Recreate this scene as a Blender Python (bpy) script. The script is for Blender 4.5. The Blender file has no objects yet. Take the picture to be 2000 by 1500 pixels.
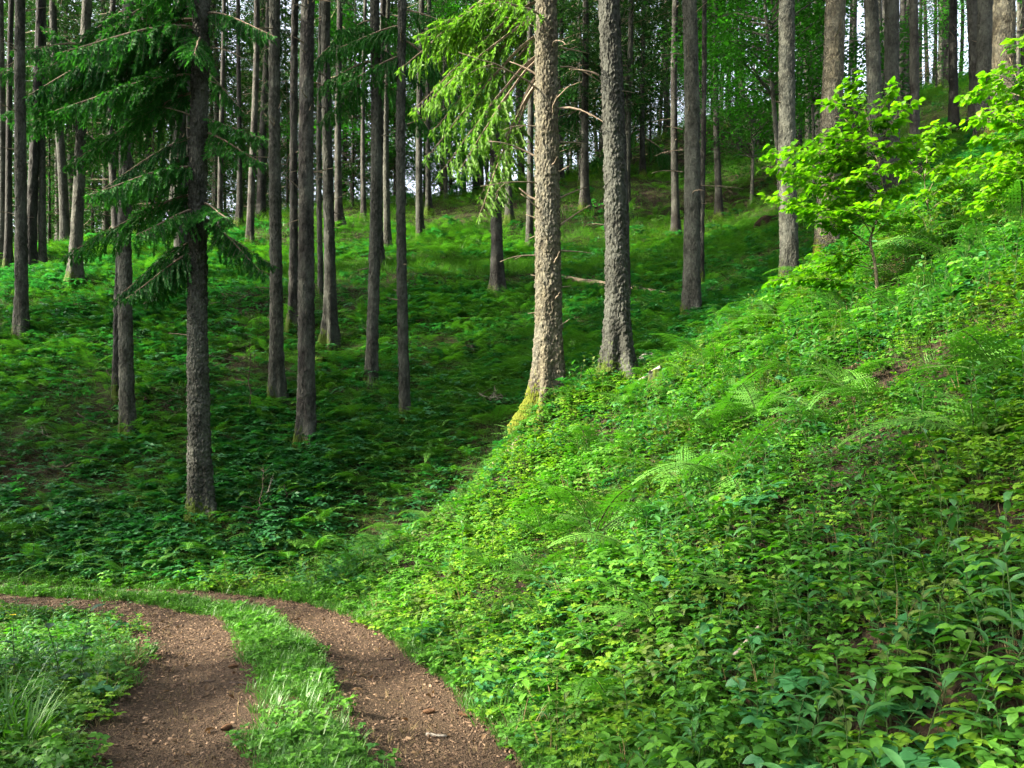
import bpy, math, random
import numpy as np
from mathutils import Vector, Matrix, Euler

# ------------------------------------------------------------------ camera, sky, sun, exposure
SC = bpy.context.scene
COL = SC.collection
F, VH, CAMH = 1556.0, 960.0, 1.5          # focal length and horizon row in photo pixels, eye height in metres
cam = bpy.data.cameras.new('camera')
cam.sensor_width, cam.lens, cam.shift_y = 36.0, 28.0, 0.105
cam.clip_start, cam.clip_end = 0.1, 2000
camo = bpy.data.objects.new('camera', cam); COL.objects.link(camo)
camo.location = (0, 0, CAMH); camo.rotation_euler = (math.radians(90), 0, 0)
SC.camera = camo

SUN_EL, SUN_AZ = math.radians(31), math.radians(-105)   # azimuth measured from +Y towards +X
to_sun = Vector((math.sin(SUN_AZ) * math.cos(SUN_EL), math.cos(SUN_AZ) * math.cos(SUN_EL), math.sin(SUN_EL)))
w = bpy.data.worlds.new('World'); SC.world = w; w.use_nodes = True
nt = w.node_tree; nt.nodes.clear()
sky = nt.nodes.new('ShaderNodeTexSky'); sky.sky_type = 'NISHITA'; sky.sun_disc = False
sky.sun_elevation = SUN_EL; sky.sun_rotation = SUN_AZ % (2 * math.pi); sky.air_density = 1.0; sky.dust_density = 5.0; sky.ozone_density = .4
bg = nt.nodes.new('ShaderNodeBackground'); bg.inputs['Strength'].default_value = 0.15
wo = nt.nodes.new('ShaderNodeOutputWorld')
hs = nt.nodes.new('ShaderNodeHueSaturation'); hs.inputs['Saturation'].default_value = .5   # whole sky desaturated so its gaps turn whiter
nt.links.new(sky.outputs[0], hs.inputs['Color']); nt.links.new(hs.outputs[0], bg.inputs[0]); nt.links.new(bg.outputs[0], wo.inputs[0])
sl = bpy.data.lights.new('sun', 'SUN'); sl.energy = 5.0; sl.angle = math.radians(0.55); sl.color = (1.0, 0.90, 0.72)
so = bpy.data.objects.new('sun', sl); COL.objects.link(so)
so.rotation_euler = to_sun.to_track_quat('Z', 'Y').to_euler(); so.location = (-30, -8, 30)
SC.view_settings.view_transform = 'Standard'; SC.view_settings.look = 'None'
SC.view_settings.exposure = 2.5; SC.view_settings.gamma = 1.0; SC.view_settings.use_curve_mapping = False
SC.render.engine = 'CYCLES'
cy = SC.cycles
cy.max_bounces, cy.diffuse_bounces, cy.glossy_bounces, cy.transmission_bounces, cy.transparent_max_bounces = 5, 3, 1, 4, 2
cy.use_denoising = True; cy.caustics_reflective = cy.caustics_refractive = False
cy.sample_clamp_indirect = 4.0; cy.use_light_tree = False; cy.use_adaptive_sampling = True; cy.adaptive_threshold = .035

# ------------------------------------------------------------------ helpers
RNG = np.random.default_rng(7)
R = math.radians
def mesh_np(name, V, faces, mats=(), smooth=True, mat_idx=None, attrs=None):
    """faces: list of index arrays (n,k); one mesh datablock."""
    me = bpy.data.meshes.new(name)
    V = np.asarray(V, np.float32).reshape(-1, 3)
    faces = [np.asarray(f, np.int32) for f in faces if len(f)]
    me.vertices.add(len(V)); me.vertices.foreach_set('co', V.ravel())
    loops = np.concatenate([f.ravel() for f in faces])
    tot = np.concatenate([np.full(len(f), f.shape[1], np.int32) for f in faces])
    start = np.concatenate([[0], np.cumsum(tot)[:-1]]).astype(np.int32)
    me.loops.add(len(loops)); me.loops.foreach_set('vertex_index', loops)
    me.polygons.add(len(tot)); me.polygons.foreach_set('loop_start', start)
    try: me.polygons.foreach_set('loop_total', tot)
    except Exception: pass
    me.polygons.foreach_set('use_smooth', np.full(len(tot), bool(smooth)))
    for m in mats: me.materials.append(m)
    if mat_idx is not None: me.polygons.foreach_set('material_index', np.asarray(mat_idx, np.int32))
    for k, a in (attrs or {}).items():
        at_ = me.attributes.new(k, 'FLOAT', 'POINT'); at_.data.foreach_set('value', np.asarray(a, np.float32))
    me.update(calc_edges=True)
    return me
def link(name, data=None, parent=None, loc=(0, 0, 0), rot=(0, 0, 0), scl=1.0):
    o = bpy.data.objects.new(name, data); COL.objects.link(o)
    o.parent = parent; o.location = loc; o.rotation_euler = rot
    o.scale = (scl,) * 3 if not hasattr(scl, '__len__') else scl
    return o
def tag(o, label, cat, group=None, kind=None):
    o['label'] = label; o['category'] = cat
    if group: o['group'] = group
    if kind: o['kind'] = kind
    return o
def hash01(a, b, s=0):
    h = np.sin(a * 127.1 + b * 311.7 + s * 74.7) * 43758.5453
    return h - np.floor(h)
def vnoise(x, y, s=0):
    xi, yi = np.floor(x), np.floor(y); fx, fy = x - xi, y - yi
    fx, fy = fx * fx * (3 - 2 * fx), fy * fy * (3 - 2 * fy)
    a, b = hash01(xi, yi, s), hash01(xi + 1, yi, s); c, d = hash01(xi, yi + 1, s), hash01(xi + 1, yi + 1, s)
    return (a * (1 - fx) + b * fx) * (1 - fy) + (c * (1 - fx) + d * fx) * fy
def fbm(x, y, s=0, o=3):
    r, a, t = 0, 1, 0
    for k in range(o):
        r = r + a * vnoise(x * 2 ** k, y * 2 ** k, s + k * 13); t += a; a *= .5
    return r / t
def sstep(e0, e1, x):
    t = np.clip((x - e0) / (e1 - e0), 0, 1); return t * t * (3 - 2 * t)

# ------------------------------------------------------------------ terrain: a thin-plate surface through surveyed heights
P3 = []
for u, v, Y in [(100,1130,12.8),(350,1130,12.8),(550,1122,13.0),(640,1150,12.3),(395,1020,14),(150,950,15),(600,950,14.6),(252,860,16.2),
    (592,865,16.1),(38,665,20.4),(38,800,17.3),(535,785,17.6),(727,748,18.4),(642,672,20.3),(145,555,23.9),(355,555,24),(970,575,23.2),
    (850,650,20.8),(850,750,18.2),(950,700,19.4),(700,580,23),(568,640,21.2),(300,500,27.5),(100,500,28),(500,480,29),(500,430,34),(700,440,32),
    (823,468,29),(760,492,27.5),(745,520,25.8),(1000,522,25.0),(1000,500,27),(995,437,32),(1146,415,34),(1226,425,33.5),(1318,470,28.5),
    (1405,432,33),(1257,345,42),(1302,262,50),(1450,215,54),(1217,585,22),(1100,600,21.6),(1300,560,22.5),(1097,357,40),(840,418,34.5),(660,400,37),
    (1075,800,12.5),(1205,752,14.3),(1350,627,17.2),(1548,560,18),(1618,505,17.5),(1705,430,18.5),(1745,400,19.5),(1790,360,21),(1927,285,20),
    (1965,270,17.4),(1902,250,24),(1865,265,27),(1851,168,50),(1700,240,36),(1712,612,8.4),(2000,340,10.2),(2000,750,5),(2000,1100,3.45),
    (2000,1500,2.45),(1500,1500,3.3),(1200,1500,3.9),(1500,1100,4.85),(1200,1100,6.3),(1500,750,8.3),(1000,1100,7.9),(1000,960,10.4),
    (1200,850,10.4),(850,1100,9.8),(750,1080,11),(900,968,11.6),(1030,858,12.0),(1350,700,12.3),(1500,610,12),(1250,735,12.8),(980,800,16),
    (1420,660,14.8),(880,880,15.2)]:
    P3.append(((u - 1000) / F * Y, Y, CAMH + (VH - v) / F * Y))
P3 += [(.2,4.3,0),(-.8,6.9,0),(-1.6,8.3,0),(-2.3,9.8,0),(-3.5,11.2,0),(-6,12,0),(-10,12.3,0),(-3,4.3,0),(-4.5,6.8,0),(-6,9,0),(-9,10,0),(-5,3,0),
       (-8,5,-.1),(-1,-3,0),(-4,-3,0),(-15,8,-.3),(-15,12,.1),(-2,2,0),(1.0,1.5,.1),(3,-3,1.0),(-.6,13.2,1.05),(-2.1,12.7,.35),(-25,5,-.5),(-25,14,1.0),
       (-25,45,10),(-15,45,11.5),(-25,60,9),(-10,60,14),(5,60,23),(25,60,28),(15,45,21),(-28,28,8.5),(16,12,10.5),(22,20,14),(14,2,8.0),(8,-2,4.5)]
P3 = np.array(P3)
def _tps(r2): return np.where(r2 > 1e-9, .5 * r2 * np.log(r2 + 1e-12), 0)
_n = len(P3)
_K = _tps(((P3[:, None, :2] - P3[None, :, :2]) ** 2).sum(-1)) + np.eye(_n) * .06
_Q = np.c_[np.ones(_n), P3[:, :2]]
_S = np.linalg.solve(np.block([[_K, _Q], [_Q.T, np.zeros((3, 3))]]), np.r_[P3[:, 2], 0, 0, 0])
# road centreline (crown of the track between the two ruts), bending left
_C = np.array([(1.2,-9),(.9,-4),(.35,0),(-.1,1.5),(-.6,3),(-1.08,4.32),(-1.97,6.86),(-2.62,8.34),(-3.45,9.7),(-4.9,10.75),(-6.8,11.3),(-10,11.5),(-16,11.2),(-26,9.5),(-40,6)], float)
def catmull(P, n):
    out = []
    for i in range(1, len(P) - 2):
        p0, p1, p2, p3 = P[i-1:i+3]
        for t in np.linspace(0, 1, n, endpoint=False):
            out.append(.5 * (2*p1 + (p2-p0)*t + (2*p0-5*p1+4*p2-p3)*t*t + (3*p1-p0-3*p2+p3)*t**3))
    return np.array(out)
ROAD = catmull(_C, 16)
_T = np.gradient(ROAD, axis=0); _T /= np.linalg.norm(_T, axis=1)[:, None]
def road_d(x, y):
    x = np.atleast_1d(x).astype(float); y = np.atleast_1d(y).astype(float)
    out = np.empty(len(x))
    for a in range(0, len(x), 20000):
        dx = x[a:a+20000, None] - ROAD[None, :, 0]; dy = y[a:a+20000, None] - ROAD[None, :, 1]
        j = np.argmin(dx*dx + dy*dy, 1); i = np.arange(len(j))
        out[a:a+20000] = dx[i, j] * _T[j, 1] - dy[i, j] * _T[j, 0]     # + is the right-hand side
    return out
def ground(x, y):
    x = np.atleast_1d(np.asarray(x, float)).ravel(); y = np.atleast_1d(np.asarray(y, float)).ravel()
    cx, cyy = np.clip(x, -30, 30), np.clip(y, -6, 62)
    z = np.empty(len(x))
    for a in range(0, len(x), 20000):
        q = np.c_[cx[a:a+20000], cyy[a:a+20000]]
        z[a:a+20000] = _tps(((q[:, None] - P3[None, :, :2]) ** 2).sum(-1)) @ _S[:_n] + _S[_n] + q @ _S[_n+1:]
    z = z + (fbm(x*1.3, y*1.3, 3) - .5) * .22 + (fbm(x*.35, y*.35, 9) - .5) * .35
    d = road_d(x, y); ad = np.abs(d)
    k = 1 - sstep(1.15, 2.3, ad)
    lvl = (fbm(x*.8, y*.8, 21) - .5) * .07 - .05 * np.exp(-((ad - .75) / .3) ** 2) + .03 * np.exp(-(d / .3) ** 2)
    return z * (1 - k) + lvl * k
def gz(x, y): return float(ground(x, y)[0])
_YS = np.concatenate([np.arange(1.8, 30, .04), np.arange(30, 62, .12)])
def at(u, v, Y=None):
    """point of the ground seen in photo pixel (u, v), or at distance Y straight below that pixel"""
    if Y is None:
        X = (u - 1000) / F * _YS; z = CAMH + (VH - v) / F * _YS
        hit = np.nonzero(ground(X, _YS) >= z)[0]
        Y = _YS[hit[0]] if len(hit) else 40.0
    X = (u - 1000) / F * Y
    return Vector((X, Y, gz(X, Y)))
def normal(x, y, e=.15):
    a, b = (ground(x + e, y) - ground(x - e, y)) / (2*e), (ground(x, y + e) - ground(x, y - e)) / (2*e)
    n = np.c_[-a, -b, np.ones(len(a))]; return n / np.linalg.norm(n, axis=1)[:, None]

# ------------------------------------------------------------------ materials
def new_mat(name):
    m = bpy.data.materials.new(name); m.use_nodes = True
    n = m.node_tree.nodes; n.clear()
    return m, n, m.node_tree.links
def ramp(n, stops):
    r = n.new('ShaderNodeValToRGB'); e = r.color_ramp.elements
    while len(e) < len(stops): e.new(.5)
    for q, (p, c) in zip(e, stops): q.position = p; q.color = (*c, 1)
    return r
def mixc(n, l, fac, a, b, mode='MIX'):
    m = n.new('ShaderNodeMix'); m.data_type = 'RGBA'; m.blend_type = mode
    for s, val in (('Factor', fac), ('A', a), ('B', b)):
        s = [i for i in m.inputs if i.name == s and (i.type == 'RGBA' or s == 'Factor' and i.type == 'VALUE')][0]
        if hasattr(val, 'is_output'): l.new(val, s)
        else: s.default_value = val if s.type == 'VALUE' else (*val, 1)
    return [o for o in m.outputs if o.type == 'RGBA'][0]
def noise(n, l, scale, detail=4, co=None, rough=.6):
    t = n.new('ShaderNodeTexNoise'); t.inputs['Scale'].default_value = scale; t.inputs['Detail'].default_value = detail; t.inputs['Roughness'].default_value = rough
    if co is not None: l.new(co, t.inputs['Vector'])
    return t
def leaf_mat(name, c0, c1, trans, tfac=.32, rough=.5, spec=.35, per_leaf=True):
    """two-sided leaf: colour varies per plant (random) and per leaf (attribute 'tint'); light passes through it"""
    m, n, l = new_mat(name)
    oi = n.new('ShaderNodeObjectInfo'); r = ramp(n, [(0, c0), (.55, [(a+b)/2 for a, b in zip(c0, c1)]), (1, c1)])
    fac = oi.outputs['Random']
    if per_leaf:
        a = n.new('ShaderNodeAttribute'); a.attribute_name = 'tint'
        mm = n.new('ShaderNodeMath'); mm.operation = 'MULTIPLY_ADD'; mm.inputs[1].default_value = .45
        l.new(oi.outputs['Random'], mm.inputs[0])
        m2 = n.new('ShaderNodeMath'); m2.operation = 'MULTIPLY'; m2.inputs[1].default_value = .55
        l.new(a.outputs['Fac'], m2.inputs[0]); l.new(m2.outputs[0], mm.inputs[2]); fac = mm.outputs[0]
    l.new(fac, r.inputs[0])
    tc = n.new('ShaderNodeTexCoord'); mo = noise(n, l, 55, 2, tc.outputs['Object']); base = mixc(n, l, 1.0, r.outputs[0], mixc(n, l, mo.outputs[0], (.72, .74, .7), (1.25, 1.22, 1.2)), 'MULTIPLY')
    p = n.new('ShaderNodeBsdfPrincipled'); p.inputs['Roughness'].default_value = rough; p.inputs['Specular IOR Level'].default_value = spec
    l.new(base, p.inputs['Base Color'])
    t = n.new('ShaderNodeBsdfTranslucent')
    l.new(mixc(n, l, 1.0, base, trans, 'MULTIPLY'), t.inputs['Color'])
    mx = n.new('ShaderNodeMixShader'); mx.inputs[0].default_value = tfac
    l.new(p.outputs[0], mx.inputs[1]); l.new(t.outputs[0], mx.inputs[2])
    o = n.new('ShaderNodeOutputMaterial'); l.new(mx.outputs[0], o.inputs[0])
    return m
def bark_mat(name, c0, c1, c2, moss=(.022, .036, .003), scale=1.0, bump=.9):
    m, n, l = new_mat(name)
    tc = n.new('ShaderNodeTexCoord'); mp = n.new('ShaderNodeMapping'); mp.inputs['Scale'].default_value = (1, 1, .55)
    l.new(tc.outputs['Object'], mp.inputs[0]); co = mp.outputs[0]
    n1, n2, n3 = noise(n, l, 22*scale, 5, co), noise(n, l, 3.1*scale, 4, co), noise(n, l, 90*scale, 3, co)
    vor = n.new('ShaderNodeTexVoronoi'); vor.inputs['Scale'].default_value = 30*scale; l.new(co, vor.inputs['Vector'])
    r1 = ramp(n, [(.32, c0), (.5, c1), (.7, c2)]); l.new(n1.outputs[0], r1.inputs[0])
    vr = ramp(n, [(0, (.62, .62, .62)), (1, (1.25, 1.22, 1.18))]); l.new(vor.outputs['Color'], vr.inputs[0])
    c = mixc(n, l, .75, r1.outputs[0], vr.outputs[0], 'MULTIPLY')
    r2 = ramp(n, [(.42, (0, 0, 0)), (.62, (1, 1, 1))]); l.new(n2.outputs[0], r2.inputs[0])
    lich = mixc(n, l, .3, c, (.15, .16, .14)); c = mixc(n, l, r2.outputs[0], c, lich)
    oi = n.new('ShaderNodeObjectInfo'); hr = ramp(n, [(0, (.55, .56, .55)), (1, (1.2, 1.18, 1.1))]); l.new(oi.outputs['Random'], hr.inputs[0])
    c = mixc(n, l, 1.0, c, hr.outputs[0], 'MULTIPLY')
    a = n.new('ShaderNodeAttribute'); a.attribute_name = 'moss'
    ml = n.new('ShaderNodeMath'); ml.operation = 'MULTIPLY_ADD'; ml.inputs[1].default_value = 1.6; ml.inputs[2].default_value = -.8
    l.new(n1.outputs[0], ml.inputs[0])
    ma = n.new('ShaderNodeMath'); ma.operation = 'ADD'; ma.use_clamp = True; l.new(a.outputs['Fac'], ma.inputs[0]); l.new(ml.outputs[0], ma.inputs[1])
    mr = ramp(n, [(.42, (0, 0, 0)), (.6, (1, 1, 1))]); l.new(ma.outputs[0], mr.inputs[0])
    mg = mixc(n, l, n3.outputs[0], moss, [x*2.0 for x in moss])
    c = mixc(n, l, mr.outputs[0], c, mg)
    p = n.new('ShaderNodeBsdfPrincipled'); p.inputs['Roughness'].default_value = .9; p.inputs['Specular IOR Level'].default_value = .15
    l.new(c, p.inputs['Base Color'])
    b1 = n.new('ShaderNodeBump'); b1.inputs['Strength'].default_value = bump; b1.inputs['Distance'].default_value = .02
    hm = n.new('ShaderNodeMath'); hm.operation = 'ADD'; l.new(n1.outputs[0], hm.inputs[0]); l.new(vor.outputs['Distance'], hm.inputs[1])
    l.new(hm.outputs[0], b1.inputs['Height']); l.new(b1.outputs[0], p.inputs['Normal'])
    o = n.new('ShaderNodeOutputMaterial'); l.new(p.outputs[0], o.inputs[0])
    return m
def plain_mat(name, c0, c1, scale=20, rough=.9, bump=.4, use_random=False):
    m, n, l = new_mat(name)
    tc = n.new('ShaderNodeTexCoord'); t = noise(n, l, scale, 5, tc.outputs['Object'])
    r = ramp(n, [(.3, c0), (.7, c1)]); l.new(t.outputs[0], r.inputs[0]); c = r.outputs[0]
    if use_random:
        oi = n.new('ShaderNodeObjectInfo'); hr = ramp(n, [(0, (.55, .5, .5)), (.8, (1.15, 1.1, 1.0)), (1, (2.1, 2.0, 1.9))]); l.new(oi.outputs['Random'], hr.inputs[0])
        c = mixc(n, l, 1.0, c, hr.outputs[0], 'MULTIPLY')
    p = n.new('ShaderNodeBsdfPrincipled'); p.inputs['Roughness'].default_value = rough; p.inputs['Specular IOR Level'].default_value = .2
    l.new(c, p.inputs['Base Color'])
    b = n.new('ShaderNodeBump'); b.inputs['Strength'].default_value = bump; b.inputs['Distance'].default_value = .02
    l.new(t.outputs[0], b.inputs['Height']); l.new(b.outputs[0], p.inputs['Normal'])
    o = n.new('ShaderNodeOutputMaterial'); l.new(p.outputs[0], o.inputs[0]); return m
def soil_mat(name, stops, scale, litter):
    m, n, l = new_mat(name)
    tc = n.new('ShaderNodeTexCoord'); co = tc.outputs['Object']
    n1, n2 = noise(n, l, scale, 8, co, .7), noise(n, l, .9, 4, co)
    v = n.new('ShaderNodeTexVoronoi'); v.inputs['Scale'].default_value = litter; l.new(co, v.inputs['Vector'])
    r = ramp(n, stops); l.new(n1.outputs[0], r.inputs[0])
    vr = ramp(n, [(0, (.45, .42, .4)), (.75, (1.05, 1, .95)), (1, (1.9, 1.75, 1.5))]); l.new(v.outputs['Color'], vr.inputs[0])
    c = mixc(n, l, .8, r.outputs[0], vr.outputs[0], 'MULTIPLY')
    c = mixc(n, l, 1.0, c, mixc(n, l, n2.outputs[0], (.7, .66, .62), (1.25, 1.2, 1.1)), 'MULTIPLY')
    p = n.new('ShaderNodeBsdfPrincipled'); p.inputs['Roughness'].default_value = .95; p.inputs['Specular IOR Level'].default_value = .15
    l.new(c, p.inputs['Base Color'])
    b = n.new('ShaderNodeBump'); b.inputs['Strength'].default_value = .8; b.inputs['Distance'].default_value = .02
    h = n.new('ShaderNodeMath'); h.operation = 'ADD'; l.new(n1.outputs[0], h.inputs[0]); l.new(v.outputs['Distance'], h.inputs[1])
    l.new(h.outputs[0], b.inputs['Height']); l.new(b.outputs[0], p.inputs['Normal'])
    o = n.new('ShaderNodeOutputMaterial'); l.new(p.outputs[0], o.inputs[0]); return m
M = dict(
    soil=soil_mat('forest soil', [(.3, (.010, .008, .006)), (.5, (.021, .0165, .011)), (.7, (.046, .034, .021))], 9, 38),
    road=soil_mat('brown track', [(.3, (.024, .0165, .0115)), (.5, (.053, .038, .026)), (.72, (.122, .09, .062))], 34, 75),
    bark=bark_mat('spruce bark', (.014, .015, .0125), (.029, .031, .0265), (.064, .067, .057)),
    bark_warm=bark_mat('sunlit-toned spruce bark', (.036, .031, .022), (.086, .077, .054), (.185, .170, .120), moss=(.045, .055, .004)),  # lit copy of the spruce bark: sunlight put into the colour
    bark_dark=bark_mat('dark spruce bark', (.010, .010, .010), (.020, .019, .018), (.04, .039, .036)),  # darker, nearly neutral version of the bark colour
    bark_pale=bark_mat('pale dead wood', (.3, .28, .25), (.42, .4, .36), (.55, .52, .48)),
    beech=bark_mat('beech bark', (.05, .05, .045), (.08, .08, .07), (.12, .12, .1), bump=.15),
    deadwood=plain_mat('dead wood', (.08, .06, .042), (.2, .16, .115), 30),
    greywood=plain_mat('weathered stick', (.12, .105, .085), (.3, .27, .22), 40),
    brush=plain_mat('brushwood', (.022, .016, .012), (.065, .046, .034), 20),
    rock=plain_mat('stone', (.05, .05, .04), (.2, .19, .17), 9),
    cone=plain_mat('cone', (.05, .025, .012), (.13, .07, .035), 60),
    chip=plain_mat('chips', (.05, .034, .024), (.17, .12, .08), 25, use_random=True),
    mossy=plain_mat('moss', (.035, .055, .006), (.10, .12, .012), 40, bump=.8),
    herb=leaf_mat('herb leaves', (.022, .092, .012), (.088, .235, .019), (1.3, 1.9, .45)),
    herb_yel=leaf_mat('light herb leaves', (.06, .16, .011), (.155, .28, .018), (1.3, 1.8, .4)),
    herb_olive=leaf_mat('olive herb leaves', (.045, .085, .016), (.11, .17, .03), (1.2, 1.5, .5)),
    straw=leaf_mat('dry stalks', (.10, .075, .035), (.22, .17, .08), (1, 1, .8), .2, .8, .2),
    herb_cool=leaf_mat('shade-toned herb leaves', (.014, .085, .028), (.045, .18, .05), (1.1, 1.8, .7)),  # blue-green tint of the shade put into the leaf colour
    lance=leaf_mat('lance leaves', (.022, .09, .022), (.06, .18, .045), (1.15, 1.8, .5), rough=.36, spec=.6),
    dark_lance=leaf_mat('dark stalk leaves', (.010, .04, .018), (.025, .075, .03), (1.1, 1.6, .6), .3),
    fern=leaf_mat('fern', (.035, .125, .018), (.10, .24, .03), (1.25, 1.8, .5)),
    grass=leaf_mat('grass', (.028, .10, .014), (.085, .20, .028), (1.2, 1.6, .5), rough=.45),
    hazel=leaf_mat('sapling leaves', (.05, .17, .008), (.17, .31, .014), (1.3, 1.7, .35), .55, .4, .45),
    beechleaf=leaf_mat('beech leaves', (.010, .055, .010), (.04, .15, .015), (1.25, 1.9, .5), .45),
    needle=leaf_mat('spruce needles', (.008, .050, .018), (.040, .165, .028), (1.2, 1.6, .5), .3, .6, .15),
    needle_sun=leaf_mat('sunlit-toned spruce needles', (.06, .155, .016), (.16, .31, .035), (1.3, 1.6, .5), .45, .5, .4),  # lit copy of the needles: sunlight painted in as lime green
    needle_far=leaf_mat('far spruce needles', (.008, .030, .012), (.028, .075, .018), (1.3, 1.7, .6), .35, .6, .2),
    litter=leaf_mat('dry leaves', (.05, .03, .016), (.17, .11, .06), (1.2, 1, .7), .2, .7, .2),
    yellow=plain_mat('yellow petals', (.6, .45, .02), (.75, .6, .04), 20),
    stem=plain_mat('green stem', (.02, .045, .01), (.045, .075, .02), 20),
    twig=plain_mat('sapling wood', (.06, .05, .03), (.15, .13, .08), 30),
)

# ------------------------------------------------------------------ ground and road
def axis(lo, hi, step, far_lo, far_hi):
    a = list(np.arange(lo, hi, step)); s = step
    while a[-1] < far_hi: s *= 1.18; a.append(a[-1] + s)
    s = step
    while a[0] > far_lo: s *= 1.18; a.insert(0, a[0] - s)
    return np.array(a)
gx, gy = axis(-12, 12, .12, -600, 600), axis(1.5, 28, .12, -300, 900)
XX, YY = np.meshgrid(gx, gy); zz = ground(XX, YY)
I = np.arange(len(gx) * len(gy)).reshape(len(gy), len(gx))
quads = np.stack([I[:-1, :-1], I[:-1, 1:], I[1:, 1:], I[1:, :-1]], -1).reshape(-1, 4)
o = link('terrain', mesh_np('terrain', np.c_[XX.ravel(), YY.ravel(), zz], [quads], [M['soil']]))
o['kind'] = 'structure'; o['label'] = 'steep brown forest floor rising on both sides of the track'
ds = np.linspace(-1.45, 1.45, 40); sub = catmull(_C, 40); tt = np.gradient(sub, axis=0); tt /= np.linalg.norm(tt, axis=1)[:, None]
rp = sub[:, None, :] + np.stack([tt[:, 1], -tt[:, 0]], -1)[:, None, :] * ds[None, :, None]
edge = 1 - (np.abs(ds) / 1.45) ** 8
rz = ground(rp[..., 0], rp[..., 1]).reshape(rp.shape[:2]) + .014 * edge - .03 * (1 - edge)
I = np.arange(rz.size).reshape(rz.shape)
quads = np.stack([I[:-1, :-1], I[:-1, 1:], I[1:, 1:], I[1:, :-1]], -1).reshape(-1, 4)
o = link('road', mesh_np('road', np.c_[rp.reshape(-1, 2), rz.ravel()], [quads], [M['road']]))
o['kind'] = 'structure'; o['label'] = 'reddish brown two-rut forest track bending left'

# ------------------------------------------------------------------ shape builders
def frame_of(d):
    d = d / np.linalg.norm(d); a = np.array([0, 0, 1.]) if abs(d[2]) < .9 else np.array([1., 0, 0])
    s = np.cross(d, a); s /= np.linalg.norm(s); return s, np.cross(s, d)
class MB:
    """collects tubes, kites and blades into one mesh"""
    def __init__(s): s.V, s.Q, s.T, s.qm, s.tm, s.tint, s.n = [], [], [], [], [], [], 0
    def add(s, V, quads=(), tris=(), m=0, tint=.5):
        V = np.asarray(V, float).reshape(-1, 3); s.V.append(V)
        s.tint.append(np.broadcast_to(np.asarray(tint, float), (len(V),)))
        if len(quads): q = np.asarray(quads); s.Q.append(q + s.n); s.qm += [m] * len(q)
        if len(tris): q = np.asarray(tris); s.T.append(q + s.n); s.tm += [m] * len(q)
        s.n += len(V)
    def tube(s, pts, rad, k=6, m=0, cap=True, jit=0, rng=None):
        pts = np.asarray(pts, float); n = len(pts); rad = np.broadcast_to(np.asarray(rad, float), (n,))
        t = np.gradient(pts, axis=0); a = np.linspace(0, 2*np.pi, k, endpoint=False); V = []
        for i in range(n):
            u_, v_ = frame_of(t[i]); rr = rad[i] * (1 + (jit * rng.standard_normal(k) if jit else 0))
            V.append(pts[i] + (np.cos(a) * rr)[:, None] * u_ + (np.sin(a) * rr)[:, None] * v_)
        I = np.arange(n * k).reshape(n, k); J = np.roll(I, -1, 1)
        q = np.stack([I[:-1], J[:-1], J[1:], I[1:]], -1).reshape(-1, 4)
        tr = []
        if cap:
            V.append(pts[-1:]); c = n * k; tr = [(I[-1, i], J[-1, i], c) for i in range(k)]
        s.add(np.concatenate(V), q, tr, m)
    def kites(s, P, D, L, W, N=None, m=0, tint=.5, fold=.0, bend=.0):
        """n kite-shaped blades: base P, direction D, length L, half width W, normal hint N"""
        P, D = np.asarray(P, float), np.asarray(D, float); n = len(P)
        D = D / np.linalg.norm(D, axis=1)[:, None]
        if N is None: N = np.tile([0, 0, 1.], (n, 1))
        S = np.cross(D, N); ln = np.linalg.norm(S, axis=1)[:, None]; S = np.where(ln > 1e-4, S / np.maximum(ln, 1e-4), [1., 0, 0])
        U = np.cross(S, D); L = np.broadcast_to(L, (n,))[:, None]; W = np.broadcast_to(W, (n,))[:, None]
        mid = P + D * L * .42 + U * (bend * L)
        V = np.stack([P, mid + S * W + U * W * fold, P + D * L, mid - S * W + U * W * fold], 1).reshape(-1, 3)
        q = np.arange(4 * n).reshape(n, 4)
        s.add(V, q, m=m, tint=np.repeat(np.broadcast_to(tint, (n,)), 4))
    def mesh(s, name, mats, smooth=False):
        fs = []; mi = []
        if s.Q: fs.append(np.concatenate(s.Q)); mi += s.qm
        if s.T: fs.append(np.concatenate(s.T)); mi += s.tm
        return mesh_np(name, np.concatenate(s.V), fs, mats, smooth, mi if len(mats) > 1 else None, {'tint': np.concatenate(s.tint)})
def leaf_strip(mb, p, d, up, L, W, bend, fold=.25, m=0, tint=.5, n=4, point=.8):
    """one broad leaf: a folded, arching strip of quads with a pointed tip"""
    d = np.asarray(d, float); d = d / np.linalg.norm(d); S = np.cross(d, up); S /= max(np.linalg.norm(S), 1e-5); U = np.cross(S, d)
    V = []; pos = np.array(p, float); a = 0.
    ts = np.linspace(0, 1, n + 1)
    for i, t in enumerate(ts):
        wd = W * (math.sin(math.pi * t ** point) * .98 + .02 if 0 < t < 1 else .03)
        dd = d * math.cos(a) - U * math.sin(a); uu = U * math.cos(a) + d * math.sin(a)
        V += [pos - S * wd + uu * wd * fold, pos, pos + S * wd + uu * wd * fold]
        pos = pos + dd * L / n; a += bend / n
    q = []
    for i in range(n):
        b = 3 * i; q += [(b, b+1, b+4, b+3), (b+1, b+2, b+5, b+4)]
    mb.add(V, q, m=m, tint=tint)

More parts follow.
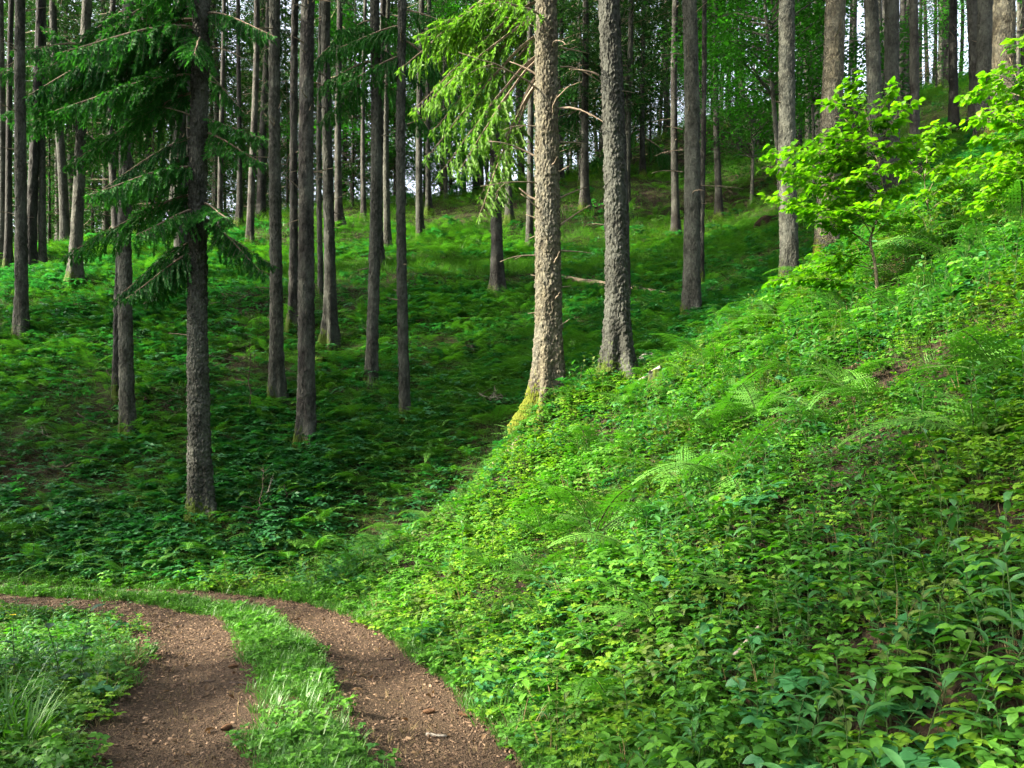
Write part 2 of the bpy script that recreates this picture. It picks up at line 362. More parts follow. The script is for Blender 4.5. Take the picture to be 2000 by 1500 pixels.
# ------------------------------------------------------------------ trees
def trunk_mesh(name, H, r, mat, seed, k=32, dz=.08, ztop=12, flare=.5, sink=.7, amp=.012, cell=.06, lean=(0, 0), moss=.8, sway=.04, taper=.75):
    """spruce trunk: root flare, taper, scaly bark plates cut into the surface, moss at the foot"""
    zs = np.concatenate([np.arange(-sink, ztop, dz), np.linspace(ztop, H, 8)])
    th = np.linspace(0, 2*np.pi, k, endpoint=False)
    T, Z = np.meshgrid(th, zs); rr = r * np.clip(1 - taper * np.clip(Z, 0, H) / H, .04, 1)
    rg = np.random.default_rng(seed); lob = 0
    for q in range(3, 7): lob = lob + rg.uniform(.2, .5) * np.cos(q * T + rg.uniform(0, 6.28))
    zz_ = np.clip(Z, -.25, None)
    rr = rr * (1 + flare * np.exp(-zz_ / .48) * (.65 + .75 * lob) + .22 * flare * np.exp(-zz_ / 1.3))
    rr = rr * (1 + .05 * (fbm(T * 1.3 + 0*Z, Z * .8, seed) - .5) * np.cos(T) ** 2)
    if amp:
        nu = max(8, int(round(2*np.pi*r / cell))); cu = T / (2*np.pi) * nu; cv = Z / (cell * 1.15)
        cv = cv + .35 * np.sin(cu * 1.7)
        iu, iv = np.floor(cu), np.floor(cv); F1 = np.full(T.shape, 9.); F2 = np.full(T.shape, 9.); hh = np.zeros(T.shape)
        for a in (-1, 0, 1):
            for b in (-1, 0, 1):
                ju, jv = iu + a, iv + b; ju_ = np.mod(ju, nu)
                dd = np.hypot(cu - ju - .1 - .8 * hash01(ju_, jv, seed), cv - jv - .1 - .8 * hash01(ju_, jv, seed + 5))
                nw = dd < F1; F2 = np.where(nw, F1, np.minimum(F2, dd)); hh = np.where(nw, hash01(ju_, jv, seed + 9), hh); F1 = np.minimum(F1, dd)
        rr = rr + amp * (sstep(0, .3, F2 - F1) * (.5 + .7 * hh) + .5 * (hh - .5)) + amp * 1.2 * (fbm(cu * .5, cv * .3, seed + 2) - .5)
    sx = sway * np.sin(Z * .35 + seed) + lean[0] * np.clip(Z, 0, None) ; sy = sway * np.cos(Z * .3 + seed * 2) + lean[1] * np.clip(Z, 0, None)
    V = np.stack([np.cos(T) * rr + sx, np.sin(T) * rr + sy, Z], -1).reshape(-1, 3)
    I = np.arange(T.size).reshape(T.shape); J = np.roll(I, -1, 1)
    q = np.stack([I[:-1], J[:-1], J[1:], I[1:]], -1).reshape(-1, 4)
    ms = moss * .9 * np.exp(-np.clip(Z, 0, None) / .42) * (.75 + .5 * np.cos(T - rg.uniform(2.5, 4.5)))
    return mesh_np(name, V, [q], [mat], True, None, {'moss': np.clip(ms, 0, 1).ravel()})
def bough(rng, L, sec=.06, ter=.035, tl=.085, tw=.011, droop=.35, hang=.35, spread=.42, thin=False, full=False):
    """one spruce bough along +X: curved wood, side twigs, needle-covered twiglets. returns (kite arrays, wood lines)"""
    n = 14; t = np.linspace(0, 1, n); yaw = np.cumsum(rng.normal(0, .05, n))
    ax = np.c_[t * L, yaw * L * .08, -droop * L * (t ** 1.6) + .14 * L * t ** 3]
    P, D, LL, TT = [], [], [], []; wood = [(ax, np.linspace(.012 * L + .003, .003, n))]
    s = .34 * L if thin else .06 * L; side = 1
    while s < L:
        u_ = s / L; i = min(int(u_ * (n-1)), n-2); f = u_ * (n-1) - i; p = ax[i] * (1-f) + ax[i+1] * f; d = ax[i+1] - ax[i]; d /= np.linalg.norm(d)
        l2 = spread * L * (1 - u_) ** .75 * rng.uniform(.55, 1.1) * min(1, .35 + (u_ - (.3 if thin else 0)) * 3) + .06
        ang = rng.uniform(.75, 1.1) * side; d2 = np.array([d[0]*math.cos(ang) - d[1]*math.sin(ang), d[0]*math.sin(ang) + d[1]*math.cos(ang), d[2] - hang * rng.choice([rng.uniform(-.2, .5), rng.uniform(.5, 1.4)])])
        m2 = max(3, int(l2 / ter)); q = p.copy(); line = [q.copy()]
        for j in range(m2):
            d2[2] -= hang * .5 / m2; dd = d2 / np.linalg.norm(d2); q = q + dd * l2 / m2
            for sg in (1, -1):
                a3 = rng.uniform(.4, 1.25) * sg; d3 = np.array([dd[0]*math.cos(a3) - dd[1]*math.sin(a3), dd[0]*math.sin(a3) + dd[1]*math.cos(a3), dd[2] + rng.uniform(-.6, .65)])
                P.append(q); D.append(d3); LL.append(tl * rng.uniform(.6, 1.2) * (1.15 - .5 * j / m2)); TT.append(.25 + .6 * j / m2 + rng.uniform(-.25, .25))
            if full:
                P.append(q); D.append(dd * .6 + [rng.normal(0, .6), rng.normal(0, .6), rng.uniform(-1.3, .5)]); LL.append(tl * rng.uniform(.6, 1.2)); TT.append(rng.uniform(.1, .7))
            line.append(q.copy())
        P.append(q); D.append(dd.copy()); LL.append(tl * 1.1); TT.append(.95)
        wood.append((np.array(line[::max(1, m2//3)]), .0028)); s += sec * rng.uniform(.6, 1.3) ; side = -side
    P.append(ax[-1]); D.append(ax[-1] - ax[-2]); LL.append(tl * 1.3); TT.append(1.)
    return np.array(P), np.array(D), np.array(LL), np.clip(np.array(TT), 0, 1), wood
def bough_mesh(name, seed, L, mats, cross=True, tw=.013, **kw):
    rng = np.random.default_rng(seed); P, D, LL, TT, wood = bough(rng, L, **kw); mb = MB()
    N = rng.normal(0, .5, P.shape) + [0, 0, 1.]
    mb.kites(P, D, LL, tw, N, 0, TT)
    if cross:
        D_ = D / np.linalg.norm(D, axis=1)[:, None]; mb.kites(P, D, LL * .95, tw * .8, np.cross(D_, N), 0, TT)
    for pts, r in wood:
        if len(pts) > 1: mb.tube(pts, r, 4, 1, False)
    return mb.mesh(name, mats)
def crown_mesh(name, seed, zb, H, R0, mats, whorl=.8, per=6, quality=.16, tl=.28, tw=.035, thin_low=.4):
    """whole spruce crown of drooping boughs in whorls from height zb to the tip at H"""
    rng = np.random.default_rng(seed); mb = MB(); protos = [bough(rng, 1.0, sec=quality, ter=quality * .55, tl=tl * .5, droop=.3, hang=.4) for _ in range(4)]
    z = zb
    while z < H - .2:
        f = (z - zb) / (H - zb); Rr = R0 * (1 - f) ** .8 * (.55 + .45 * min(1, f * 5 + .3)) + .25
        for _ in range(per):
            if f < .2 and rng.random() < thin_low: continue
            P, D, LL, TT, wood = protos[rng.integers(4)]; az = rng.uniform(0, 6.283); L = Rr * rng.uniform(.6, 1.15); pit = rng.uniform(-.15, .3) + .25 * f
            c, s_ = math.cos(az), math.sin(az); cp, sp = math.cos(pit), math.sin(pit)
            Mx = np.array([[c*cp, -s_, -c*sp], [s_*cp, c, -s_*sp], [sp, 0, cp]])
            o_ = np.array([0, 0, z + rng.uniform(-.3, .3)])
            N = rng.normal(0, .5, P.shape) + [0, 0, 1.]
            mb.kites((P * L) @ Mx.T + o_, D @ Mx.T, LL * tl / .14 * rng.uniform(.8, 1.1) * (.5 + .5 * L / R0), tw, N, 0, TT)
            a = wood[0][0] * L; mb.tube((a[::4]) @ Mx.T + o_, .012, 3, 1, False)
        z += whorl * rng.uniform(.6, 1.3)
    return mb.mesh(name, mats)
def leafy_crown(name, seed, mats, R0, Hc, n_cl, n_leaf, ls, flat=.3):
    """broadleaf crown: limbs carrying flat layered sprays of leaves"""
    rng = np.random.default_rng(seed); mb = MB()
    for _ in range(n_cl):
        az = rng.uniform(0, 6.283); f = rng.random(); rr = R0 * (1 - abs(f - .35) * 1.0) * rng.uniform(.35, 1.05); c = np.array([math.cos(az) * rr, math.sin(az) * rr, f * Hc])
        root = np.array([0, 0, max(0, c[2] - rr * .45)]); mid = (root + c) / 2 + [0, 0, .12 * rr]
        mb.tube([root, mid, c], [.02 + .008 * rr, .015, .005], 4, 1, False)
        s = R0 * rng.uniform(.22, .42); k = int(n_leaf * rng.uniform(.6, 1.3))
        a, q = rng.uniform(0, 6.283, k), np.sqrt(rng.random(k)) * s
        P = c + np.c_[np.cos(a) * q, np.sin(a) * q, rng.normal(0, flat * s * .4, k) - .25 * q]
        out = np.c_[np.cos(a), np.sin(a), rng.uniform(-.5, .1, k)]
        mb.kites(P, out, ls * rng.uniform(.6, 1.2, k), ls * .32, rng.normal(0, .45, (k, 3)) + [0, 0, 1.], 0, rng.random(k), .25)
    return mb.mesh(name, mats)
def stub_mesh(name, seed, L, r=.011, forks=1, mat=None, curve=.3):
    """dead branch stub along +X"""
    rng = np.random.default_rng(seed); mb = MB(); n = 6; t = np.linspace(0, 1, n)
    p = np.c_[t * L, np.cumsum(rng.normal(0, .03, n)) * L, (curve * t * t * rng.uniform(-1, 1) + .1 * t) * L]
    mb.tube(p, np.linspace(r, r * .3, n), 6, 0, True)
    for _ in range(forks):
        i = rng.integers(2, 5); d = np.array([.7, rng.uniform(-.7, .7), rng.uniform(-.6, .2)]); mb.tube([p[i], p[i] + d * L * .18, p[i] + d * L * .36 + [0, 0, -.03 * L]], [r * .5, r * .35, r * .15], 4, 0, False)
    return mb.mesh(name, [mat], True)

NEEDLE = [M['needle'], M['deadwood']]
BOUGH = [bough_mesh('bough', 40 + i, L, NEEDLE, droop=d, hang=h, full=True, sec=.038, ter=.032, tl=.088, tw=.0130, spread=.46) for i, (L, d, h) in enumerate([(1.6, .42, .9), (1.9, .6, 1.1), (1.3, .38, 1.0), (2.2, .62, 1.0)])]
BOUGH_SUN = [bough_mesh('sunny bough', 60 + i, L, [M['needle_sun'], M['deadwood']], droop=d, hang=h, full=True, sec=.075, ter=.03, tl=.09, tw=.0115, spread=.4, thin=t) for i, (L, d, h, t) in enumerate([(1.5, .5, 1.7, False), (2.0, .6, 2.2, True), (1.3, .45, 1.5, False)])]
CROWN = [crown_mesh('crown', 80 + i, zb, H, R0, NEEDLE, per=8, whorl=.65, quality=.12, tl=.22, tw=.026) for i, (zb, H, R0) in enumerate([(11.5, 28, 2.9), (12.5, 30, 3.1), (10.5, 27, 2.7)])]
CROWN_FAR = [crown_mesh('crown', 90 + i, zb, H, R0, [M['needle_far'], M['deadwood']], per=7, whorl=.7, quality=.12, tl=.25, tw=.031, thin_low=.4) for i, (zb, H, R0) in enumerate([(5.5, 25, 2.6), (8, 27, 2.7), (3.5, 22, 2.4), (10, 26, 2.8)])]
CROWN_LEAF = [leafy_crown('crown', 120 + i, [M['beechleaf'], M['beech']], R0, Hc, n, 240, .105) for i, (R0, Hc, n) in enumerate([(3.0, 7.0, 60), (2.4, 5.5, 45), (3.4, 9, 75)])]
STUB = [stub_mesh('dead branch', 140 + i, L, r, f, M['deadwood'], c) for i, (L, r, f, c) in enumerate([(.14, .010, 0, .2), (.3, .010, 0, .5), (.5, .010, 1, .6), (.85, .010, 2, .5), (1.3, .012, 3, .5), (.2, .012, 0, -.4)])]

NEARTREES = {}
def near_tree(key, u, v, wpx, label, mat='bark', Y=None, top_u=None, crown=0, kind='spruce_tree', stubs=0, boughs=(), flare=1.0, moss=1.0, cat='tree', group=None, stub_top=9.0):
    p = at(u, v, Y); D = p.y; r = wpx * D / F / 2; seed = int(u * 7 + v) % 997
    e = link(kind, None, None, p); tag(e, label, cat, group)
    near = D < 15.5; mid = D < 26
    k, dz = (128, .018) if near and wpx > 34 else ((48, .05) if D < 19 else ((28, .1) if mid else (16, .25)))
    cell = .055 if near else .08
    ztop = min(15, CAMH + .66 * D - p.z + .8)
    lean = (0, 0)
    if top_u is not None:
        dz_px = v / F * D; lean = (((top_u - u) / F * D) / dz_px, 0)
    H = 28 * (.85 + .3 * hash01(u, v)) if crown is not None else ztop + 4
    me = trunk_mesh('trunk', H, r, M[mat], seed, k, dz, ztop, flare, .9, .023 if near else (.016 if mid else 0), cell, lean, moss, .02 if key == 'main' else .07)
    link('trunk', me, e)
    if crown is not None:
        src = CROWN if D < 30 else CROWN_FAR
        s = H / 28.0; wn = p.y - .268 * p.x; nar = .35 if 25 < wn < 37 and p.x < 1 else 1.0
        c = link('crown', src[crown % len(src)], e, (lean[0] * 12, 0, 0), (0, 0, hash01(u, 3.) * 6.28), (s * nar * (1 + .2 * hash01(v, u)), s * nar * (1 + .2 * hash01(v, u)), s))
    rg = np.random.default_rng(seed + 1)
    for i in range(stubs):
        z = rg.uniform(2.2, stub_top); az = rg.choice([rg.uniform(2.3, 4.0), rg.uniform(-.9, .9), rg.uniform(4.0, 5.4)]); rz_ = r * (1 - .75 * z / H) * .93
        link('dead_branch', STUB[rg.choice([0, 0, 1, 1, 1, 2, 5] + ([3, 2] if key in ('t2', 't3') else []))], e, (math.cos(az) * rz_ + lean[0] * z, math.sin(az) * rz_, z), (0, rg.uniform(-.35, .35), az), rg.uniform(1.0, 1.7))
    for b in boughs:
        bv, az, idx, s, pit = b[:5]; z = CAMH + (VH - bv) / F * D - p.z
        rz_ = r * .6; src = BOUGH_SUN if len(b) > 5 else BOUGH
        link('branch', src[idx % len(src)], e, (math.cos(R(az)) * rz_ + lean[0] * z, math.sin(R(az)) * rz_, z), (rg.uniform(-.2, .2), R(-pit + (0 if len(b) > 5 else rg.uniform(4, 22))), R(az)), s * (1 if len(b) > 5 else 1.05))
    NEARTREES[key] = (e, p, r)
    return e

# the sunlit spruce on the bank, with its hanging light-green boughs
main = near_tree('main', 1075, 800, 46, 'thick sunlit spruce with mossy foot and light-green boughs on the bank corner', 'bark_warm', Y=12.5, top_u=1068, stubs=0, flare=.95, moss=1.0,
    boughs=[(-20, 158, 0, 1.3, 8, 1), (10, 150, 0, 1.3, 0, 1), (30, 165, 1, 1.1, -6, 1), (100, 160, 1, 1.1, -20, 1), (95, 148, 1, 1.05, -24, 1), (110, 168, 1, 1.0, -28, 1), (60, 155, 1, 1.2, -12, 1), (60, 143, 2, 1.3, -10, 1),
            (-30, 165, 0, 1.3, 5, 1), (-45, 150, 2, 1.4, 5, 1), (150, 160, 1, 1.05, -36, 1), (140, 150, 1, 1.0, -40, 1), (-70, 162, 1, 1.25, 0, 1), (20, 145, 1, 1.2, -3, 1), (-5, 160, 1, 1.2, -6, 1), (125, 140, 1, 1.0, -32, 1), (-60, 150, 0, 1.4, 0, 1), (40, 235, 2, .9, 4, 1)])
e, p, r = NEARTREES['main']
rg = np.random.default_rng(5)
for v_, side, L in [(60, 0, 2), (150, 0, 1), (215, 1, 2), (250, 0, 2), (310, 0, 2), (360, 0, 3), (340, 1, 0), (385, 1, 1), (430, 0, 0), (440, 1, 1), (455, 0, 0), (490, 1, 1), (500, 0, 2),
                 (130, 1, 2), (90, 1, 1), (30, 0, 3), (275, 1, 1), (420, 0, 1), (395, 0, 5), (540, 0, 0), (560, 1, 0), (610, 0, 0), (640, 1, 0), (180, 0, 3), (230, 2, 2), (330, 2, 1), (480, 2, 1), (590, 2, 0), (100, 2, 2), (520, 2, 0)]:
    z = CAMH + (VH - v_) / F * p.y - p.z; az = {0: rg.uniform(2.6, 3.7), 1: rg.uniform(-.6, .5), 2: rg.uniform(4.2, 5.2)}[side]
    link('dead_branch', STUB[L], e, (math.cos(az) * r * .85, math.sin(az) * r * .85, z), (0, rg.uniform(-.6, .3), az), rg.uniform(1.2, 1.9))
mbr = MB()   # mossy roots creeping down the bank edge
for k_, (u0, v0, u1, v1, rr) in enumerate([(1050, 800, 1010, 880, .1), (1040, 820, 930, 955, .06), (1030, 850, 960, 930, .05), (1060, 830, 1045, 900, .06), (1090, 800, 1130, 800, .07), (1020, 870, 985, 940, .04)]):
    a, b = at(u0, v0, 12.35), at(u1, v1, 11.9 - .1 * k_); mb = MB(); n = 9
    pts = [a.lerp(b, t) for t in np.linspace(0, 1, n)]; pts = [(q.x + rg.normal(0, .03), q.y + rg.normal(0, .03), gz(q.x, q.y) + .05 + .05 * math.sin(t * 3)) for q, t in zip(pts, np.linspace(0, 1, n))]
    mb.tube(np.array(pts) - np.array(p), np.linspace(rr, rr * .35, n), 8, 0, True, .12, rg)
    link('root', mb.mesh('root', [M['mossy'] if k_ in (0, 3, 4) else M['deadwood']], True), e)

near_tree('t2', 1205, 752, 38, 'grey-brown spruce with mossy base standing just behind the sunlit one', 'bark', top_u=1180, crown=1, stubs=16, flare=1.3, stub_top=10)  # darker bark colour stands in for dimmer light on this trunk
near_tree('t3', 1350, 627, 31, 'grey spruce beside the ferns, its foot at the fallen dry bough', 'bark', top_u=1343, crown=2, stubs=18, flare=.5)
near_tree('a', 395, 1015, 37, 'dark spruce with drooping green boughs standing alone above the road bend', 'bark', top_u=393, crown=1, stubs=6, flare=.9,
    boughs=[(470, 195, 1, .8, -4), (455, 160, 2, 1.0, -10), (430, -12, 0, .9, -14), (400, -50, 2, 1.0, 0), (410, 240, 2, 1.0, -6), (380, 188, 3, .95, 0), (330, 225, 1, .9, 4), (300, 172, 0, 1.1, 4), (270, 200, 3, .8, 2),
            (260, 340, 2, 1.0, 4), (240, -20, 0, .8, 6), (180, 180, 3, 1.0, 10), (150, 210, 1, 1.1, 4), (110, 160, 0, 1.2, 8), (90, 185, 3, 1.15, 8), (60, 230, 1, 1.1, 6), (40, 200, 3, 1.2, 4), (30, -30, 1, .8, 6), (10, 170, 0, 1.3, 6),
            (80, 290, 0, .9, 0), (-10, 250, 2, 1.2, 5), (350, 150, 0, 1.0, 0), (490, 215, 0, .85, -16), (500, 178, 2, .9, -20), (440, 20, 2, .9, -10), (-30, 190, 1, 1.2, 3)])
near_tree('t12', 252, 862, 25, 'slim grey spruce with a split seam, front one of a close pair', 'bark', top_u=252, crown=0, stubs=5, flare=.5,
    boughs=[(60, 190, 0, 1.1, 0), (110, -10, 1, .8, 0), (150, 200, 2, 1.0, 4), (200, 250, 2, .9, 0), (30, 320, 0, .9, 0), (20, 170, 3, .9, 4), (250, 170, 2, .7, 0)])
near_tree('t12b', 238, 785, 17, 'slim spruce half hidden behind the seamed grey one', 'bark', top_u=246, crown=2, flare=.2)
near_tree('t25', 592, 868, 31, 'blackish thick spruce with dark mossy foot in the hollow', 'bark_dark', top_u=606, crown=0, stubs=10, flare=.55)
near_tree('t23', 535, 785, 23, 'pale grey spruce with rows of bark knots beside the blackish trunk', 'bark', top_u=541, crown=1, stubs=12, flare=.8)
near_tree('t24', 568, 642, 15, 'brownish spruce peeping out left of the blackish trunk', 'bark_dark', top_u=580, crown=2, stubs=5)
near_tree('t26', 642, 675, 21, 'greyish spruce right of the blackish trunk with short dead twigs', 'bark', top_u=640, crown=0, stubs=10)
near_tree('t26b', 628, 582, 9, 'thin brown trunk with yellow mossy foot behind the greyish spruce', 'bark', crown=2, flare=.3)
near_tree('t28', 727, 750, 21, 'straight grey spruce with dark boughs hanging at both sides', 'bark', top_u=728, crown=2, stubs=6, flare=.5,
    boughs=[(40, 190, 1, .9, 0), (90, -15, 0, .9, -6), (120, 200, 0, 1.0, -4), (150, 10, 1, .9, -8), (60, 250, 2, 1.2, 0), (150, 175, 2, 1.1, -6), (20, 20, 3, .8, 4)])
near_tree('t32', 790, 832, 19, 'slender grey-green spruce with moss climbing its foot', 'bark', top_u=788, crown=1, stubs=8, flare=.3, moss=1.0, boughs=[(50, 190, 0, .9, 0), (110, 200, 2, 1, -4), (20, -10, 2, .9, 0), (80, 10, 1, .7, -5)])
near_tree('t35', 972, 580, 21, 'dark mossy spruce standing below the old terrace path', 'bark_dark', top_u=970, crown=0, stubs=4, moss=1.0, boughs=[(150, 180, 0, 1.2, 0), (270, 170, 1, .9, -5), (100, 10, 2, 1.1, 0), (230, 230, 0, 1, 0)])
near_tree('t3l', 38, 665, 21, 'grey spruce near the picture edge with ferns around its foot', 'bark', top_u=43, crown=2, stubs=12, flare=.7)
near_tree('t4', 65, 530, 18, 'black spruce with mossy foot on the ridge line', 'bark_dark', top_u=72, crown=0, boughs=[(60, 0, 0, 1.2, 0), (130, 190, 2, 1.2, 0)])
near_tree('t5', 80, 527, 12, 'thin spruce touching the black mossy-footed one on the ridge', 'bark', top_u=86, crown=1)
near_tree('t8', 143, 557, 20, 'leaning spruce with spreading mossy roots on the ridge', 'bark', top_u=172, crown=2, flare=.8, moss=1.0, boughs=[(180, 190, 0, 1.3, 0), (220, 200, 2, 1.3, 0), (140, 170, 1, 1.2, 4), (260, 0, 0, 1, 0), (90, 250, 0, 1.4, 0)])
near_tree('t16', 352, 555, 25, 'lichen-pale spruce close behind the lone dark one', 'bark', top_u=356, crown=1, stubs=14, flare=.5, moss=.9, boughs=[(40, 200, 0, 1.5, 0), (110, -10, 1, 1.2, 0), (170, 190, 1, 1.2, 0), (200, 10, 2, 1.3, 0)])
near_tree('t2l', 12, 528, 12, 'thin dark spruce second from the picture edge on the ridge', 'bark_dark', top_u=24, crown=1)
near_tree('t1', 0, 522, 15, 'brown spruce cut off by the picture edge', 'bark', top_u=4, crown=0)
near_tree('t21', 492, 482, 14, 'spruce with sunlit edge standing in the glow gap', 'bark_dark', top_u=497, crown=1, flare=.6)
near_tree('t19', 435, 472, 10, 'thin dark spruce just right of the lone dark one', 'bark_dark', top_u=433, crown=2)
near_tree('t20', 465, 447, 10, 'thin dark spruce in the gap between two sunlit-edged trunks', 'bark_dark', top_u=468, crown=3)
near_tree('t22', 515, 420, 7, 'very thin far spruce left of the pale knotted trunk', 'bark', crown=1)
near_tree('t27', 665, 447, 14, 'black spruce behind the greyish twiggy one', 'bark_dark', top_u=662, crown=0)
near_tree('t29', 745, 522, 13, 'dark spruce close behind the straight grey one', 'bark_dark', crown=2)
near_tree('t30', 758, 493, 13, 'brownish spruce with curved foot below the slope path', 'bark', top_u=757, crown=1, flare=.9)
near_tree('t31', 712, 432, 9, 'thin dusky spruce far behind the straight grey one', 'bark_dark', crown=3)
near_tree('t33', 823, 470, 14, 'spruce with sunlit left flank beneath the light-green boughs', 'bark', top_u=821, crown=0, flare=.6)
near_tree('t34', 840, 420, 10, 'greyish spruce just right of the flank-lit one', 'bark', top_u=836, crown=2)
near_tree('t36', 995, 438, 13, 'brown spruce with curving root on the sunny slope', 'bark', top_u=991, crown=1, flare=.8)
near_tree('t37', 932, 342, 9, 'dark spruce far up behind the light-green boughs', 'bark_dark', crown=0)
near_tree('t38', 1037, 492, 13, 'black thin spruce hiding just left of the sunlit trunk', 'bark_dark', top_u=1030, crown=0)
near_tree('t40', 1146, 417, 16, 'spruce with mossy lit edge between the two big trunks', 'bark_dark', top_u=1141, crown=2, moss=1.0, boughs=[(160, 190, 0, 1.6, 0), (120, 0, 1, 1.4, 0), (210, 170, 2, 1.6, 0), (90, 220, 0, 1.6, 0)])
near_tree('t41', 1097, 357, 9, 'thin far spruce right beside the sunlit trunk', 'bark_dark', crown=2)
near_tree('t42', 1132, 367, 8, 'thin brownish far spruce left of the mossy-edged one', 'bark', crown=3)
near_tree('t44', 1217, 587, 17, 'dark spruce touching the grey-brown one from behind', 'bark_dark', top_u=1206, crown=1, flare=.5)
near_tree('t45', 1227, 426, 13, 'brown lit spruce with kinked foot on the bright slope', 'bark', top_u=1230, crown=0)
near_tree('t46', 1257, 347, 10, 'dark spruce rising from the upper bright slope', 'bark_dark', crown=2, boughs=[(250, 180, 0, 2, 0), (270, 0, 1, 1.6, -6), (200, 200, 2, 2, 0)])
near_tree('t47', 1302, 264, 9, 'pale-barked spruce at the skyline gap', 'bark', crown=3)
near_tree('t48', 1318, 472, 15, 'blackish spruce close left of the grey fern-side trunk', 'bark_dark', top_u=1322, crown=0, stubs=8)
near_tree('t49', 1372, 560, 9, 'narrow dark trunk showing right behind the grey fern-side trunk', 'bark_dark', crown=2, Y=22)
near_tree('t50', 1405, 433, 13, 'dark brown spruce with flared foot alone on the bright slope', 'bark_dark', top_u=1399, crown=1, flare=1.0)
near_tree('t52', 1448, 217, 10, 'rough spruce at the crest above the bright slope', 'bark', crown=3)
near_tree('t53', 1424, 252, 10, 'dark spruce at the crest near the beech leaves', 'bark_dark', crown=1)
near_tree('t55', 1548, 562, 31, 'grey spruce crossing the left end of the leafy sapling', 'bark', top_u=1538, crown=0, stubs=6, flare=.4)
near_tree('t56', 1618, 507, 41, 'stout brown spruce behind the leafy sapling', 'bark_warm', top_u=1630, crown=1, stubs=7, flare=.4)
near_tree('t57', 1705, 432, 26, 'grey spruce with bare twigs behind the sapling top', 'bark', top_u=1696, crown=2, stubs=12)
near_tree('t58', 1745, 402, 27, 'smooth grey-brown spruce behind the right side of the sapling', 'bark', top_u=1739, crown=0, stubs=4)
near_tree('t59', 1792, 362, 16, 'straight blackish spruce between the two saplings', 'bark_dark', top_u=1782, crown=1)
near_tree('t61', 1865, 267, 14, 'dark twiggy spruce right of the white dead trunk', 'bark_dark', top_u=1868, crown=2, stubs=8)
near_tree('t62', 1902, 252, 20, 'dark brown spruce left of the bright corner pair', 'bark_dark', top_u=1899, crown=0)
near_tree('t63', 1927, 287, 28, 'grey spruce close left of the warm-lit corner trunk', 'bark', top_u=1925, crown=1, stubs=4)
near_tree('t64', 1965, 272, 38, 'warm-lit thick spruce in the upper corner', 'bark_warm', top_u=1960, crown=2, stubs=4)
near_tree('t67', 2004, 230, 14, 'dark spruce at the very edge beside the warm-lit corner trunk', 'bark_dark', crown=0, Y=26)
near_tree('t65', 1851, 170, 7, 'white dead trunk standing far up the hill', 'bark_pale', crown=None, kind='dead_tree', moss=0, flare=.1)
near_tree('t60', 1672, 240, 11, 'slim brown spruce between the stout brown one and the twiggy one', 'bark', crown=3, Y=34)
near_tree('t60b', 1720, 240, 10, 'slim grey spruce between the twiggy and the smooth trunk', 'bark', crown=1, Y=34)
near_tree('t66', 1838, 195, 9, 'slim tan spruce just left of the white dead trunk', 'bark', crown=1, Y=42)

# young beeches with low layered foliage
def beech(u, v, Y, wpx, label, ci, s, zoff, top_u=None):
    p = at(u, v, Y); e = link('beech_tree', None, None, p); tag(e, label, 'tree', 'young beeches among the spruces')
    lean = 0 if top_u is None else (top_u - u) / v * 1.0
    link('trunk', trunk_mesh('trunk', zoff + 6 * s, wpx * p.y / F / 2, M['beech'], int(u), 14, .3, zoff + 3 * s, .3, .6, 0, .1, (lean, 0), .3, .08), e)
    link('crown', CROWN_LEAF[ci], e, (lean * zoff, 0, zoff), (0, 0, u % 6.28), s)
beech(1522, 420, 24, 11, 'thin dark curved beech with leafy layers left of the grey sapling-side spruce', 0, 1.2, 4.2, 1500)
beech(1585, 400, 27, 8, 'leafy beech between the two spruces behind the sapling', 1, 1.4, 3.5)
beech(1470, 330, 34, 7, 'leafy beech on the shaded edge of the bright slope', 2, 1.1, 2.0)
beech(690, 440, 36, 8, 'sunny leafy beech right of the black spruce', 1, 1.5, 1.0)
beech(870, 400, 38, 8, 'leafy beech glowing behind the hanging light-green boughs', 0, 1.2, 1.5)
beech(110, 500, 40, 7, 'leafy beech seen through the trunks on the ridge', 0, .9, .5)
beech(1990, 200, 30, 8, 'leafy beech beyond the warm-lit corner trunk', 2, 1.0, 1.5)

# the crowded forest behind: more spruces, each a tree of its own
FAR_TRUNK = [trunk_mesh('trunk', H, .15, M[m], 300 + i, 12, .5, 14, .4, 1.5, 0, .1, (l, 0), .5, .12) for i, (H, m, l) in enumerate([(25, 'bark', 0), (27, 'bark_dark', .01), (22, 'bark_dark', -.008), (26, 'bark', .004)])]
def far_tree(x, y, i, s, rad, label, group, crown=True, nar=1.0):
    if 27 < y - .268 * x < 37: nar = .35
    e = link('spruce_tree', None, None, (x, y, gz(x, y)), (0, 0, hash01(x, y) * 6.28)); tag(e, label, 'tree', group)
    link('trunk', FAR_TRUNK[i % 4], e, scl=(rad / .15, rad / .15, s))
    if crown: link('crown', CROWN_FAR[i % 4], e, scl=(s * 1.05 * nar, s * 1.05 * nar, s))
frng = np.random.default_rng(23); taken = [(q[1].x, q[1].y) for q in NEARTREES.values()]
def fill(n, xlo, xhi, ylo, yhi, sep, label, group, kinds=(0, 1, 2, 3), nar=1.0):
    k = 0
    for _ in range(n * 30):
        if k >= n: break
        y = frng.uniform(ylo, yhi); x = frng.uniform(xlo, xhi) * y
        if any((x - a)**2 + (y - b)**2 < sep**2 for a, b in taken): continue
        taken.append((x, y)); far_tree(x, y, int(frng.choice(kinds)), frng.uniform(.85, 1.12), frng.uniform(.10, .19), label, group, nar=nar); k += 1
fill(60, -.72, -.30, 30, 62, 1.8, 'one of many thin dark spruces crowding behind the ridge on the sky side', 'distant spruces behind the ridge')
fill(30, -.33, .02, 38, 62, 2.2, 'one of the thin far spruces standing behind the middle slope', 'distant spruces behind the middle slope')
